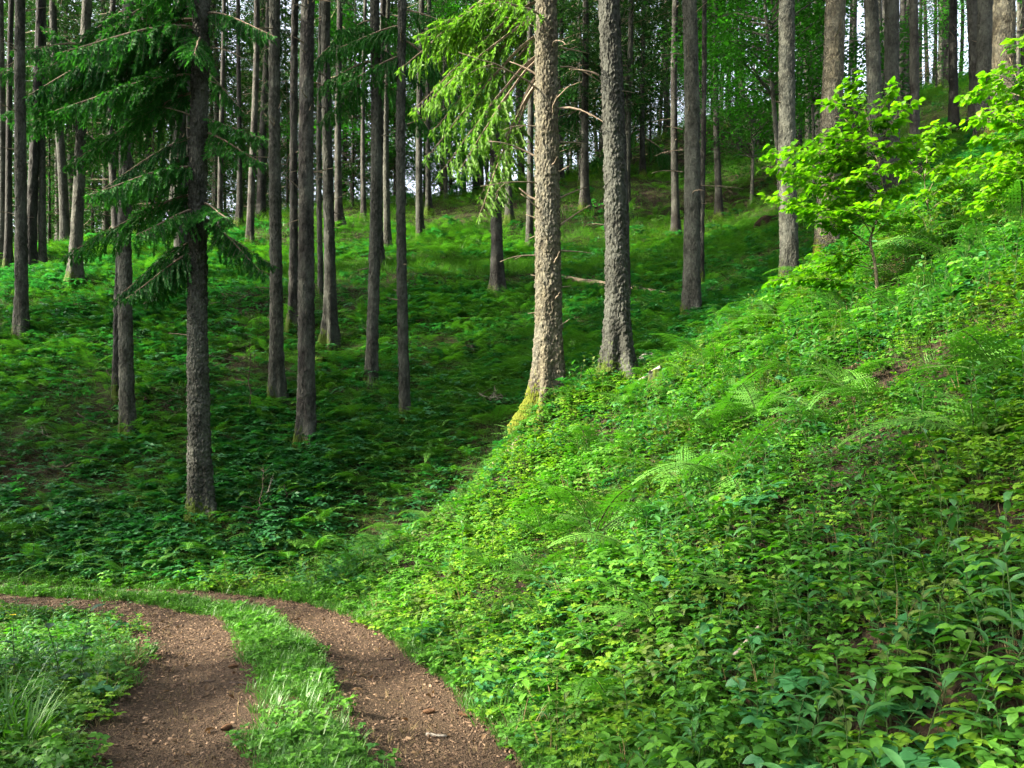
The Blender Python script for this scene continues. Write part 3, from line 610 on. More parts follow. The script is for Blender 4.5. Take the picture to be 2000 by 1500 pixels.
fill(40, .02, .36, 44, 72, 1.9, 'one of the small far spruces along the crest of the bright slope', 'distant spruces on the crest')
fill(52, .36, .74, 30, 66, 1.8, 'one of the far slim spruces up the hill behind the saplings', 'distant spruces up the hill', (1, 3), .6)
YOUNG = [crown_mesh('crown', 190 + i, .5, H, R0, [M['needle_far'], M['deadwood']], per=6, whorl=.4, quality=.16, tl=.2, tw=.024, thin_low=.1) for i, (H, R0) in enumerate([(6.5, 1.7), (5, 1.5)])]
for u, v, Y, i, s_, where in [(95, 480, 33, 0, 1.1, 'behind the black ridge spruce'), (180, 480, 34, 1, 1.3, 'right of the leaning mossy-rooted spruce'), (225, 470, 32, 0, 1.0, 'behind the seamed grey spruce'), (300, 480, 33, 1, 1.2, 'left of the lichen-pale spruce'), (420, 455, 36, 0, .8, 'right of the lone dark spruce'),
        (20, 490, 33, 1, 1.2, 'at the edge of the ridge'), (620, 430, 38, 1, 1.3, 'behind the blackish thick spruce'), (690, 430, 35, 0, .9, 'right of the black trunk'), (770, 420, 38, 0, 1.1, 'behind the slender grey-green spruce'), (880, 380, 42, 1, 1.3, 'below the light-green boughs'),
        (1110, 340, 44, 0, 1.1, 'right behind the sunlit spruce'), (1270, 320, 45, 1, 1.2, 'on the crest of the bright slope'), (1350, 250, 50, 0, 1.1, 'behind the grey fern-side spruce'), (1480, 250, 44, 1, 1.3, 'left of the sapling-side spruce'), (1830, 240, 38, 0, .8, 'left of the dark twiggy spruce'), (560, 440, 37, 0, 1.0, 'in the gap by the pale knotted spruce')]:
    p = at(u, v, Y); e = link('young_spruce', None, None, p, (0, 0, u % 6.28), s_); tag(e, 'bushy young spruce ' + where, 'tree', 'young spruces in the understorey')
    link('trunk', trunk_mesh('trunk', 6.2 if i == 0 else 4.8, .06, M['bark_dark'], u, 8, .5, 4.0, .3, .4, 0, .1, (0, 0), .2, .02), e); link('crown', YOUNG[i], e)
# unseen spruces added to shade the hollow and near verge and dim the bank
for i, (x, y, ci, nr) in enumerate([(-15.5, 13.5, 0, 1), (-18, 17, 1, 1), (-21, 13, 0, 1), (-24, 18, 1, 1), (-26, 11.5, 2, 1), (-30, 16, 0, 1), (-34, 10.5, 1, 1), (-38, 14, 0, 1), (-22, 10, 0, .85), (-28, 8.6, 3, .8), (-34, 6.8, 1, .8), (-19, 11.5, 3, .7),
        (-14, -3.5, 3, 1), (-20, -7, 1, 1), (-12, -.2, 3, 1), (-26, -9, 1, 1), (-17, -1.4, 3, 1), (-31, -4.8, 1, 1), (-23, -3.7, 0, 1), (-28, .2, 3, .3), (-36, -2.6, 1, .45), (9.5, 3.5, 0, 1), (12, 8, 3, 1), (8, -.5, 3, 1), (6, -4.5, 0, 1), (11.5, -2.5, 1, 1), (14.5, 3, 0, 1), (2, -7.5, 1, 1), (-3.5, -10, 0, 1), (15, 11.5, 3, 1), (5, -10, 3, 1)]):
    far_tree(x, y, ci, 1.08, .2, 'tall spruce added out of view to shade the slopes and track', 'spruces added out of view for shade', nar=nr)
for x, y, ci, s_, zo in [(-9.8, 9.2, 1, .72, 1.9), (-11.5, 3.0, 0, .55, 2.2), (-8.6, 4.2, 1, .45, 1.6), (-7.0, 5.1, 1, .38, 1.3), (-7.6, 2.6, 0, .4, 1.4)]:  # unseen beeches added so their leaves dapple the track
    e = link('beech_tree', None, None, (x, y, gz(x, y))); tag(e, 'young beech added out of view to dapple the track', 'tree', 'young beeches added out of view for dapple')
    link('trunk', trunk_mesh('trunk', zo + 5 * s_, .05, M['beech'], int(-x * 9), 10, .3, zo + 2, .3, .4, 0, .1, (0, 0), .3, .05), e); link('crown', CROWN_LEAF[ci], e, (0, 0, zo), (0, 0, x), s_)

# ------------------------------------------------------------------ ground cover
def proto_collection(name, meshes):
    c = bpy.data.collections.new(name)
    for i, me in enumerate(meshes):
        c.objects.link(bpy.data.objects.new('%s_%02d' % (name, i), me))
    return c
def scatter(name, pts, rot, scl, idx, coll, label, cat):
    me = bpy.data.meshes.new(name); me.vertices.add(len(pts)); me.vertices.foreach_set('co', np.asarray(pts, np.float32).ravel())
    a = me.attributes.new('rot', 'FLOAT_VECTOR', 'POINT'); a.data.foreach_set('vector', np.asarray(rot, np.float32).ravel())
    a = me.attributes.new('scl', 'FLOAT', 'POINT'); a.data.foreach_set('value', np.asarray(scl, np.float32))
    a = me.attributes.new('idx', 'INT', 'POINT'); a.data.foreach_set('value', np.asarray(idx, np.int32))
    ng = bpy.data.node_groups.new(name, 'GeometryNodeTree')
    ng.interface.new_socket('Geometry', in_out='INPUT', socket_type='NodeSocketGeometry'); ng.interface.new_socket('Geometry', in_out='OUTPUT', socket_type='NodeSocketGeometry')
    N, L = ng.nodes, ng.links
    gi, go = N.new('NodeGroupInput'), N.new('NodeGroupOutput')
    ci = N.new('GeometryNodeCollectionInfo'); ci.inputs['Collection'].default_value = coll; ci.inputs['Separate Children'].default_value = True; ci.inputs['Reset Children'].default_value = True
    ip = N.new('GeometryNodeInstanceOnPoints'); ip.inputs['Pick Instance'].default_value = True
    L.new(gi.outputs[0], ip.inputs['Points']); L.new(ci.outputs[0], ip.inputs['Instance'])
    for nm, ty, sock in (('rot', 'FLOAT_VECTOR', 'Rotation'), ('scl', 'FLOAT', 'Scale'), ('idx', 'INT', 'Instance Index')):
        na = N.new('GeometryNodeInputNamedAttribute'); na.data_type = ty; na.inputs['Name'].default_value = nm
        L.new([o_ for o_ in na.outputs if o_.enabled and o_.name == 'Attribute'][0], ip.inputs[sock])
    L.new(ip.outputs[0], go.inputs[0])
    o = link(name, me); md = o.modifiers.new('scatter', 'NODES'); md.node_group = ng
    tag(o, label, cat, None, 'stuff'); return o
def herb_mesh(seed, n, hmin, hmax, R0, ls, aspect=.36, mat='herb', detail=3):
    """low herb: thin stalks each carrying a few spreading leaves"""
    rng = np.random.default_rng(seed); mb = MB()
    for _ in range(n):
        a, q = rng.uniform(0, 6.283), R0 * math.sqrt(rng.random()); h = rng.uniform(hmin, hmax)
        top = np.array([math.cos(a) * q, math.sin(a) * q, h]); mb.kites([top * [.5, .5, 0]], [top * [.5, .5, 1]], [np.linalg.norm(top * [.5, .5, 1])], [.0018], [[rng.normal(), rng.normal(), .1]], 1, .5)
        a0 = rng.uniform(0, 6.283); k = rng.integers(3, 6); tn = rng.random()
        for j in range(k):
            b = a0 + 6.283 * j / k + rng.normal(0, .25); el = rng.uniform(-.35, .35)
            leaf_strip(mb, top, (math.cos(b), math.sin(b), el), np.array([rng.normal(0, .25), rng.normal(0, .25), 1]), ls * rng.uniform(.65, 1.2), ls * aspect * rng.uniform(.8, 1.15), rng.uniform(.2, .9), .2, 0, np.clip(tn + rng.normal(0, .15), 0, 1), detail)
    return mb.mesh('herb', [M[mat], M['stem']], True)
def stalk_mesh(seed, H, n, ls, aspect=.17, mat='lance', stem=.003):
    """upright stalk with alternate, arching lance-shaped leaves"""
    rng = np.random.default_rng(seed); mb = MB(); t = np.linspace(0, 1, 5); lean = rng.normal(0, .12, 2)
    pts = np.c_[lean[0] * t * t * H, lean[1] * t * t * H, t * H]; mb.tube(pts, np.linspace(stem, stem * .5, 5), 4, 1, False)
    for j in range(n):
        f = .22 + .78 * j / max(1, n - 1); p = np.array([lean[0] * f * f * H, lean[1] * f * f * H, f * H]); b = j * 2.4 + rng.normal(0, .3)
        L = ls * (1.1 - .55 * abs(f - .5)) * rng.uniform(.75, 1.15)
        leaf_strip(mb, p, (math.cos(b), math.sin(b), rng.uniform(.15, .7) + .4 * f), np.array([0, 0, 1.]), L, L * aspect, rng.uniform(.7, 1.5), .3, 0, rng.random(), 5)
    return mb.mesh('stalk', [M[mat], M['stem']], True)
def grass_mesh(seed, n, H, R0, w=.003, mat='grass'):
    rng = np.random.default_rng(seed); mb = MB()
    for _ in range(n):
        a, q = rng.uniform(0, 6.283), R0 * math.sqrt(rng.random()); b = a + rng.normal(0, .8); h = H * rng.uniform(.5, 1.15)
        leaf_strip(mb, (math.cos(a) * q, math.sin(a) * q, 0), (math.cos(b) * .35, math.sin(b) * .35, 1), np.array([-math.cos(b), -math.sin(b), .35]), h, w * rng.uniform(.7, 1.3), rng.uniform(.3, 1.6), .1, 0, rng.random(), 4, .5)
    return mb.mesh('grass', [M[mat]], True)
def frond_geo(mb, rng, L, W, nseg=22, arch=1.0, m=0):
    """one fern frond along +X: arching midrib with toothed side leaflets"""
    n = nseg; t = np.linspace(0, 1, n + 1); a = .75 - arch * 1.25 * t; st = L / n
    pts = [np.zeros(3)]
    for i in range(n): pts.append(pts[-1] + st * np.array([math.cos(a[i]), 0, math.sin(a[i])]))
    pts = np.array(pts); mb.tube(pts[::3], np.linspace(.004, .001, len(pts[::3])), 3, 1, False)
    Pk, Dk, Lk, Nk, Tk = [], [], [], [], []
    for i in range(2, n + 1):
        f = i / n; l = W * (math.sin(math.pi * min(1, f * .62 + .30)) ** 1.1) * (1 - f ** 3 * .75) * min(1, (i - 1) / 3.0) * rng.uniform(.88, 1.08)
        d = pts[min(i, n)] - pts[i-1]; d /= np.linalg.norm(d); U = np.array([-d[2], 0, d[0]])
        for sg in (1, -1):
            out = np.array([0, sg, 0]) * .92 + d * .38 - U * rng.uniform(.05, .3); out /= np.linalg.norm(out); k = max(2, int(l / .022))
            tn = rng.random()
            for j in range(k):
                g = (j + .4) / k; q = pts[i] + out * l * g; pl = .030 * (1.05 - g * .8) * (L / .6)
                for s2 in (1, -1):
                    Pk.append(q); Dk.append(d * s2 * .85 + out * .55); Lk.append(pl); Nk.append(U); Tk.append(tn)
            Pk.append(pts[i]); Dk.append(out); Lk.append(l * 1.05); Nk.append(U); Tk.append(tn)
    Lk = np.array(Lk); mb.kites(Pk, Dk, Lk, np.where(Lk > .034 * (L/.6), .0045, .26 * Lk), Nk, m, Tk)
def frond_mesh(seed, L=.7, W=.17, nseg=22, arch=1.0):
    mb = MB(); frond_geo(mb, np.random.default_rng(seed), L, W, nseg, arch); return mb.mesh('frond', [M['fern'], M['stem']])
FROND = [frond_mesh(200, .7, .17, 18, 1.0), frond_mesh(201, .62, .16, 16, .8), frond_mesh(202, .8, .2, 19, 1.2), frond_mesh(203, .55, .15, 15, 1.05)]

def patchy(x, y, w_, k=6.5, sc=.6):
    """species index with drifts: each kind dominates its own patches"""
    w_ = np.array(w_, float); P_ = np.stack([wi * np.exp(k * (fbm(x * sc + 17 * i, y * sc - 9 * i, 300 + i) - .5)) for i, wi in enumerate(w_)], 1); P_ /= P_.sum(1)[:, None]
    return (RNG.random(len(x))[:, None] > np.cumsum(P_, 1)).sum(1).clip(0, len(w_) - 1)
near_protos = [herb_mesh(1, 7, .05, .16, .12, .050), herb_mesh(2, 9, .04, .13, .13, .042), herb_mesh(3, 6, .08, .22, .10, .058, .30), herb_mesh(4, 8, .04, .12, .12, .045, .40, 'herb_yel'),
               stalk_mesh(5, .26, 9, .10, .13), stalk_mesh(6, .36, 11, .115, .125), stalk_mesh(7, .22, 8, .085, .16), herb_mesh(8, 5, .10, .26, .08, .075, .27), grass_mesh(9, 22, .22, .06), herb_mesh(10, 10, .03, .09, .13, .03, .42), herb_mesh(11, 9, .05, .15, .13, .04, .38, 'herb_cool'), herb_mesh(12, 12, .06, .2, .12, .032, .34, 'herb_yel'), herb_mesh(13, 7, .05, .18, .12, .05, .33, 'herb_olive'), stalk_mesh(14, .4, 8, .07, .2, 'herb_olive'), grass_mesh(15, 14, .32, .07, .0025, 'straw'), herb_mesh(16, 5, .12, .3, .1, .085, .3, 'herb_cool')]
def fern_clump(seed, n=6, L=.6):
    rng = np.random.default_rng(seed); out = MB()
    for j in range(n):
        mb = MB(); frond_geo(mb, rng, L * rng.uniform(.8, 1.15), .15, 12, rng.uniform(.8, 1.1)); a = 6.283 * j / n + rng.normal(0, .25); c, s_ = math.cos(a), math.sin(a); Mx = np.array([[c, -s_, 0], [s_, c, 0], [0, 0, 1]])
        V = np.concatenate(mb.V) @ Mx.T; out.add(V, np.concatenate(mb.Q), [], 0, np.concatenate(mb.tint))
    return out.mesh('fern clump', [M['fern']])
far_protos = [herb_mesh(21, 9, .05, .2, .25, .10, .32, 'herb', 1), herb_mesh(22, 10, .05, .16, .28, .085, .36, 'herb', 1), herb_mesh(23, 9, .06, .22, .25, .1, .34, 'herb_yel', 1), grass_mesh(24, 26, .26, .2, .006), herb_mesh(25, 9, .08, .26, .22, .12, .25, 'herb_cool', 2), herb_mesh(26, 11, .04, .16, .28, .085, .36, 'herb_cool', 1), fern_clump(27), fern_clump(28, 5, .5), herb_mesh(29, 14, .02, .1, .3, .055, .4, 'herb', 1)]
C_NEAR, C_FAR = proto_collection('herb_kinds', near_protos), proto_collection('far_herb_kinds', far_protos)
def field(n, ylo, yhi, pw=1.0, margin=2.5, slope=.68):
    """random ground points in front of the viewer, denser near when pw > 1"""
    y = ylo + (yhi - ylo) * RNG.random(n) ** pw; x = (RNG.random(n) * 2 - 1) * (slope * y + margin); return x, y
def rots(n, tilt=.16): return np.c_[RNG.normal(0, tilt, n), RNG.normal(0, tilt, n), RNG.uniform(0, 6.283, n)]
def choose(n, w_): w_ = np.array(w_, float); return RNG.choice(len(w_), n, p=w_ / w_.sum())
def bare(x, y):
    """1 where the soil stays bare (brown patches on the right bank and under the brush)"""
    b = fbm(x * .9 + 5, y * .9, 31)
    k = sstep(.48, .62, b) * sstep(1.0, 2.6, x) * (1 - sstep(5, 8, y)) * .85
    for cx, cyy, r_ in BARE: k = np.maximum(k, np.exp(-((x - cx)**2 + (y - cyy)**2) / r_**2))
    return k
BARE = []
for u, v, r_ in [(1980, 1010, .35), (1900, 1180, .22), (1820, 620, .25), (1960, 1330, .3), (1700, 1330, .2), (250, 800, 1.1), (60, 920, 1.3), (490, 600, 1.2), (700, 545, 1.6), (470, 720, 1.0), (900, 425, 1.6), (1130, 435, 1.6), (1350, 395, 2), (320, 800, .9), (1000, 915, .35), (740, 1010, .5)]:
    q = at(u, v); BARE.append((q.x, q.y, r_))
x, y = field(54000, .8, 12.6, .9, 2.6); d = road_d(x, y); ad = np.abs(d)
pk = sstep(1.12, 1.42, ad + (fbm(x * 3, y * 3, 41) - .5) * .45) * (1 - .8 * bare(x, y)) * (.62 + .38 * sstep(.3, .52, fbm(x * 1.6, y * 1.6, 51)))
keep = RNG.random(len(x)) < pk; x, y, d = x[keep], y[keep], d[keep]; z = ground(x, y)
idx = patchy(x, y, [5, 6, 3, 6, .8, .8, 1.2, 1.6, .9, 4, 2.5, 5, 1.5, .5, .5, .8], 10, .8)
rightside = (x > 1.0) & (fbm(x * .7, y * .7, 61) > .42); idx = np.where(rightside & (RNG.random(len(x)) < .3), choose(len(x), [0, 0, 1.5, 0, 3, 3, 3, 1.5, .5, 0, .5, 0, 1, 1, .6, 1.5]), idx)
edge_ = np.abs(np.abs(d) - 1.3) < .25; idx = np.where(edge_ & (RNG.random(len(x)) < .55), choose(len(x), [0, 3, 0, 1, 0, 0, 0, 0, 4, 6, 0, 0, 0, 0, .5, 0]), idx)
sc_ = RNG.uniform(.55, 1.35, len(x)) * (1 + 1.3 * (fbm(x * .9, y * .9, 71) - .5))
sc_ = np.where(y < 5, np.minimum(sc_, 1.0 + .2 * RNG.random(len(x))), np.minimum(sc_, 1.35))
sc_ = np.where(d < 0, sc_ * .74, sc_)
scatter('herbs', np.c_[x, y, z - .01], rots(len(x)), sc_, idx, C_NEAR, 'dense low green herbs covering the verge and bank beside the track', 'herbs')
x, y = field(95000, 12.0, 28, 1.1, 3); d = np.abs(road_d(x, y)); keep = (RNG.random(len(x)) < (1 - .6 * bare(x, y)) * (.8 + .2 * sstep(.32, .55, fbm(x * .9, y * .9, 52)))) & (d > 1.5); x, y = x[keep], y[keep]
idx = patchy(x, y, [3, 3, 2, .7, 3, 5, 1.0, .8, 6], 5, .4); idx = np.where((np.abs(y - 25.3) < .8) & (np.abs(x) < 9) & (RNG.random(len(x)) < .7), 3, idx)  # large share of shade-tinted herbs colours the hollow blue-green
scatter('ground_cover', np.c_[x, y, ground(x, y) - .02], rots(len(x)), RNG.uniform(.55, 1.2, len(x)), idx, C_FAR, 'green undergrowth carpet on the shaded slope beyond the bend', 'undergrowth')
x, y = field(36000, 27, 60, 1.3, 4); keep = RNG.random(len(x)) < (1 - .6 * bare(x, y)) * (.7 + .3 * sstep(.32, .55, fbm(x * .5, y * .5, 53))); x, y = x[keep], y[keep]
scatter('undergrowth', np.c_[x, y, ground(x, y) - .02], rots(len(x)), RNG.uniform(.8, 1.9, len(x)), patchy(x, y, [3, 3, 16, 2.5, .6, .4, .7, .7, 3], 5, .3), C_FAR, 'bright green undergrowth on the sunny upper slope', 'undergrowth')  # heavy share of yellow herbs stands in for stronger sunlight here
# grass: middle strip, far verge of the bend
C_GR = proto_collection('grass_kinds', [grass_mesh(31, 20, .13, .05, .0028), grass_mesh(32, 26, .17, .06, .003), grass_mesh(33, 16, .10, .05, .0026), near_protos[9], near_protos[1]])
k = 5200; i = RNG.integers(0, len(ROAD) - 1, k * 3); f = RNG.random(k * 3)[:, None]
base = ROAD[i] * (1 - f) + ROAD[i + 1] * f; off = RNG.normal(0, .16, k * 3); far_v = RNG.random(k * 3) < .3; off = np.where(far_v, RNG.uniform(1.1, 1.9, k * 3), off)
pt = base + np.stack([_T[i, 1], -_T[i, 0]], -1) * off[:, None]; ok = (pt[:, 1] > 1.8) & (pt[:, 0] > -12) & (np.abs(off) < 2) & ((np.abs(off) < .31 + .12 * (fbm(pt[:, 0] * 4, pt[:, 1] * 4, 5) - .5) * 2) | far_v)
ok &= (RNG.random(len(ok)) < np.where(far_v, 1, .3 + .6 * sstep(.32, .55, fbm(pt[:, 0] * 2.2, pt[:, 1] * 2.2, 8)))); pt, far_v = pt[ok], far_v[ok]
scatter('grass', np.c_[pt, ground(pt[:, 0], pt[:, 1])], rots(len(pt), .1), RNG.uniform(.6, 1.2, len(pt)), np.where(far_v, choose(len(pt), [3, 4, 3, 0, 1]), choose(len(pt), [4, 3, 4, 1.2, .5])), C_GR, 'short grass on the strip between the ruts and along the bend', 'grass')
# chips and gravel on the ruts, dry leaves on the bank
def chip_mesh(seed, L, W, T_):
    rng = np.random.default_rng(seed); k = 6; a = np.sort(rng.uniform(0, 6.283, k)); q = np.c_[np.cos(a) * L, np.sin(a) * W] * rng.uniform(.7, 1.1, (k, 1))
    V = np.r_[np.c_[q, np.full(k, -T_)], np.c_[q * .85, T_ * rng.uniform(.6, 1.2, k)]]; mb = MB()
    mb.add(V, [(i, (i+1) % k, k + (i+1) % k, k + i) for i in range(k)], [(k, k + i, k + i + 1) for i in range(1, k - 1)]); return mb.mesh('chip', [M['chip']])
C_CH = proto_collection('chip_kinds', [chip_mesh(1, .012, .007, .003), chip_mesh(2, .009, .008, .005), chip_mesh(3, .02, .006, .003), chip_mesh(4, .014, .011, .005), chip_mesh(5, .03, .005, .003)])
k = 42000; i = RNG.integers(0, len(ROAD) - 1, k); f = RNG.random(k)[:, None]; base = ROAD[i] * (1 - f) + ROAD[i + 1] * f; off = RNG.uniform(-1.4, 1.4, k)
pt = base + np.stack([_T[i, 1], -_T[i, 0]], -1) * off[:, None]; ok = (pt[:, 1] > 2.5) & (pt[:, 0] > -8) & (RNG.random(k) < sstep(.1, .45, np.abs(off))); pt = pt[ok]
scatter('gravel', np.c_[pt, ground(pt[:, 0], pt[:, 1]) + .017], rots(len(pt), .3), RNG.uniform(.4, 1.35, len(pt)) ** 1.5, choose(len(pt), [5, 5, 2, 3, 1]), C_CH, 'small stones and bark chips strewn over the brown ruts', 'gravel')
def dry_mesh(seed, L):
    mb = MB(); rng = np.random.default_rng(seed); leaf_strip(mb, (-L/2, 0, .01), (1, 0, .2), np.array([0, .2, 1.]), L, L * .3, rng.uniform(.5, 1.6), .5, 0, rng.random(), 3); return mb.mesh('dry leaf', [M['litter']], True)
C_DL = proto_collection('dry_leaf_kinds', [grass_mesh(71, 9, .07, .05, .0015, 'straw'), grass_mesh(72, 7, .10, .06, .0018, 'straw')] + [dry_mesh(i, L) for i, L in enumerate([.05, .035, .065, .04])])
x, y = field(75000, 2, 16, .8, 1.5); keep = RNG.random(len(x)) < np.where(np.abs(road_d(x, y)) > 1.2, .2 + .8 * bare(x, y), .06); x, y = x[keep], y[keep]
scatter('leaf_litter', np.c_[x, y, ground(x, y) + np.where(np.abs(road_d(x, y)) > 1.2, .005, .022)], rots(len(x), .4), RNG.uniform(.6, 1.2, len(x)), choose(len(x), [1.2, .5, 1, 1, 1, 1]), C_DL, 'dry brown fallen leaves lying on bare soil patches', 'leaves')

# ------------------------------------------------------------------ ferns, each with its own fronds
def fern(p, s, n, label, group, seed, az0=None, up=0.0):
    rng = np.random.default_rng(seed); e = link('fern', None, None, p); tag(e, label, 'fern', group); a0 = rng.uniform(0, 6.283) if az0 is None else az0
    for j in range(n):
        az = a0 + 6.283 * j / n + rng.normal(0, .25); link('frond', FROND[rng.integers(4)], e, (0, 0, .03), (rng.normal(0, .2), -.12 - up + rng.normal(0, .2), az), s * rng.uniform(.75, 1.15))
FL = [
 ('arching fern at the dark foot of the slope behind the road bend', 'ferns behind the road bend', 1.0, 7, [(380, 1095), (440, 1108), (520, 1122), (565, 1105), (240, 1135), (620, 1085), (480, 1080), (160, 1120), (320, 1120), (60, 1110)]),
 ('pale fern on the bank corner where the gully meets the track', 'ferns at the gully mouth', 1.0, 7, [(745, 1085), (700, 1118), (800, 1055), (680, 1085), (770, 1110), (840, 1030)]),
 ('fern in the shaded hollow left of the sunlit spruce', 'ferns in the shaded hollow', 1.0, 7, [(860, 745), (1000, 745), (930, 812), (970, 832), (900, 850), (1110, 690), (1130, 715), (1150, 680), (840, 900), (990, 700), (760, 900), (1120, 660), (700, 950)]),
 ('fern in the green patch between the two shaded grey spruces', 'ferns beside the grey fern-side trunk', 1.05, 6, [(1290, 640), (1320, 660), (1400, 640), (1430, 620), (1450, 650), (1480, 610), (1420, 590), (1500, 570), (1390, 600), (1280, 600), (1260, 640), (1480, 570), (1440, 570), (1380, 560), (1300, 690), (1350, 680), (1510, 540)]),
 ('fern scattered on the dim left-hand slope', 'ferns on the dim slope', 1.0, 6, [(130, 690), (200, 645), (220, 755), (130, 850), (180, 730), (60, 700), (330, 605), (480, 640), (90, 655), (300, 650), (170, 690), (260, 610), (70, 760), (320, 700), (200, 590), (570, 640), (660, 620), (520, 690), (90, 990), (700, 630), (600, 720)]),
 ('sunny fern on the upper part of the bright bank', 'ferns on the upper bright bank', 1.1, 6, [(1560, 640), (1620, 600), (1660, 650), (1520, 640), (1600, 560), (1760, 560), (1800, 520), (1850, 500), (1900, 470), (1880, 540), (1960, 440), (1940, 400), (1990, 480), (1820, 570), (1700, 680), (1480, 670), (1420, 690), (1540, 690), (1780, 640), (1990, 400), (1920, 350), (1870, 430)]),
 ('fern on the middle of the sunny bank', 'ferns on the middle bank', 1.1, 7, [(1400, 860), (1560, 760), (1480, 830), (1300, 1030), (870, 1130), (960, 1120), (1700, 800), (1610, 850), (1420, 950), (1080, 1240), (1290, 770), (1230, 800), (1330, 740), (1440, 780), (1650, 770), (1150, 900), (1250, 900), (1100, 1000), (1060, 1060), (1160, 1060), (1240, 1100), (1200, 1180), (1120, 1180), (930, 1060), (1350, 850), (1340, 960), (1040, 1150), (980, 1010), (1320, 790), (1390, 730)]),
]
NICK = {'main': 'the sunlit spruce', 't2': 'the grey-brown spruce', 't3': 'the grey fern-side spruce', 'a': 'the lone dark spruce', 't12': 'the seamed grey spruce', 't25': 'the blackish thick spruce', 't23': 'the pale knotted spruce',
        't26': 'the greyish twiggy spruce', 't28': 'the straight grey spruce', 't32': 'the slender grey-green spruce', 't35': 'the terrace-path spruce', 't3l': 'the ferny-footed edge spruce', 't8': 'the leaning mossy-rooted spruce', 't16': 'the lichen-pale spruce', 't55': 'the sapling-side spruce'}
def px(p): return np.array([1000 + F * p.x / p.y, VH - F * (p.z - CAMH) / p.y])
ANCH = [(NICK[k], px(NEARTREES[k][1])) for k in NICK] + [('the bright yellow-green sapling', np.array([1712, 612.])), ('the leaning edge sapling', np.array([1832, 474.])), ('the grassy bend', np.array([350, 1170.])), ('the pale splinter rut', np.array([900, 1300.]))]
ORD = ['first', 'second', 'third', 'fourth', 'fifth', 'sixth', 'seventh', 'eighth', 'ninth', 'tenth', 'eleventh', 'twelfth', 'thirteenth', 'fourteenth', 'fifteenth', 'sixteenth']
def single_out(points, noun, anchors):
    """a label for each point that names the landmark it stands next to and its order out from it"""
    rank, lab = {}, {}
    for (u, v) in points:
        nk, q = min(anchors, key=lambda a: np.hypot(a[1][0] - u, a[1][1] - v)); du, dv = u - q[0], v - q[1]
        rel = ('right of' if du > 0 else 'left of') if abs(du) > abs(dv) * 1.1 else ('below' if dv > 0 else 'above')
        rank.setdefault((rel, nk), []).append((np.hypot(du, dv), u, v))
    for (rel, nk), q in rank.items():
        for j, (_, u, v) in enumerate(sorted(q)): lab[(u, v)] = '%s %s %s' % (noun, rel, nk) + ('' if len(q) == 1 else ', the %s one out from it' % ORD[j])
    return lab
LAB = single_out([q for f in FL for q in f[4]], 'green fern', ANCH)
for label, group, s, n, L_ in FL:
    for j, (u, v) in enumerate(L_):
        p = at(u, v); fern(p, s * (.75 + .5 * hash01(u, v)), n + j % 3 - 1, LAB[(u, v)], group, u + v)
for u, v, s, n, lab in [(1190, 1385, 1.0, 6, 'large pale fern low on the bank near the track edge'), (1960, 760, 1.15, 7, 'large fern spreading at the picture edge above bare soil'), (1900, 880, 1.0, 7, 'broad fern reaching over the bare soil on the bank'), (1290, 1260, .9, 6, 'fern tuft among leaves above the large pale fern'), (1480, 1220, .8, 5, 'small dark fern by the lone grey stick')]:
    fern(at(u, v), s, n, lab, None, u)

# ------------------------------------------------------------------ single leafy plants with leaves of their own
LANCE = []
for i, (ls, asp, bend) in enumerate([(.13, .125, 1.1), (.11, .15, .8), (.15, .12, 1.4), (.09, .18, .6)]):
    mb = MB(); leaf_strip(mb, (0, 0, 0), (1, 0, .35), np.array([0, 0, 1.]), ls, ls * asp, bend, .3, 0, .3 + .15 * i, 7); LANCE.append(mb.mesh('leaf', [M['lance']], True))
DARK = []
for i, (ls, asp) in enumerate([(.10, .28), (.085, .3), (.12, .26)]):
    mb = MB(); leaf_strip(mb, (0, 0, 0), (1, 0, .1), np.array([0, 0, 1.]), ls, ls * asp, .9, .25, 0, .2 + .3 * i, 6, .75); DARK.append(mb.mesh('leaf', [M['dark_lance']], True))
def leafy_plant(u, v, H, n, s, label, group=None, leaves=LANCE, seed=0, lean=(0, 0)):
    p = at(u, v); e = link('leafy_plant', None, None, p); tag(e, label, 'plant', group); rng = np.random.default_rng(seed + u)
    mb = MB(); t = np.linspace(0, 1, 7); ln = np.array(lean) + rng.normal(0, .08, 2); pts = np.c_[ln[0] * t**2 * H, ln[1] * t**2 * H, t * H - .03 * (1 - t)]; mb.tube(pts, np.linspace(.0045, .002, 7), 5, 0, True)
    link('stem', mb.mesh('stem', [M['stem']], True), e)
    for j in range(n):
        f = .25 + .75 * j / (n - 1); b = j * 2.4 + rng.normal(0, .3); q = (ln[0] * f * f * H, ln[1] * f * f * H, f * H)
        link('leaf', leaves[rng.integers(len(leaves))], e, q, (rng.normal(0, .2), rng.uniform(-.5, .15) - .3 * (f > .9), b), s * rng.uniform(.7, 1.15) * (1.1 - .35 * f))
leafy_plant(1445, 800, .75, 13, 1.25, 'tall bright lance-leaved plant standing above the sunny bank', seed=1)
leafy_plant(905, 1165, .75, 12, 1.2, 'tall lance-leaved plant at the foot of the bank above the track', seed=2)
leafy_plant(1770, 1130, .5, 9, 1.3, 'leaning large-leaved plant over bare soil at the picture edge', seed=3, lean=(-.5, -.2))
leafy_plant(1850, 1000, .45, 8, 1.2, 'arching pale plant above the bare brown soil', seed=4, lean=(-.3, 0))
leafy_plant(1470, 1130, .45, 9, 1.1, 'broad-leaved plant in the middle of the shaded bank', seed=5)
leafy_plant(1000, 1000, .5, 9, 1.0, 'upright plant below the mossy roots', seed=6)
leafy_plant(1890, 1495, .3, 6, 1.0, 'small bright plant by bare soil at the bottom corner', seed=7)
leafy_plant(1110, 900, .5, 9, 1.0, 'upright plant in the sunniest patch by the mossy foot', seed=8)
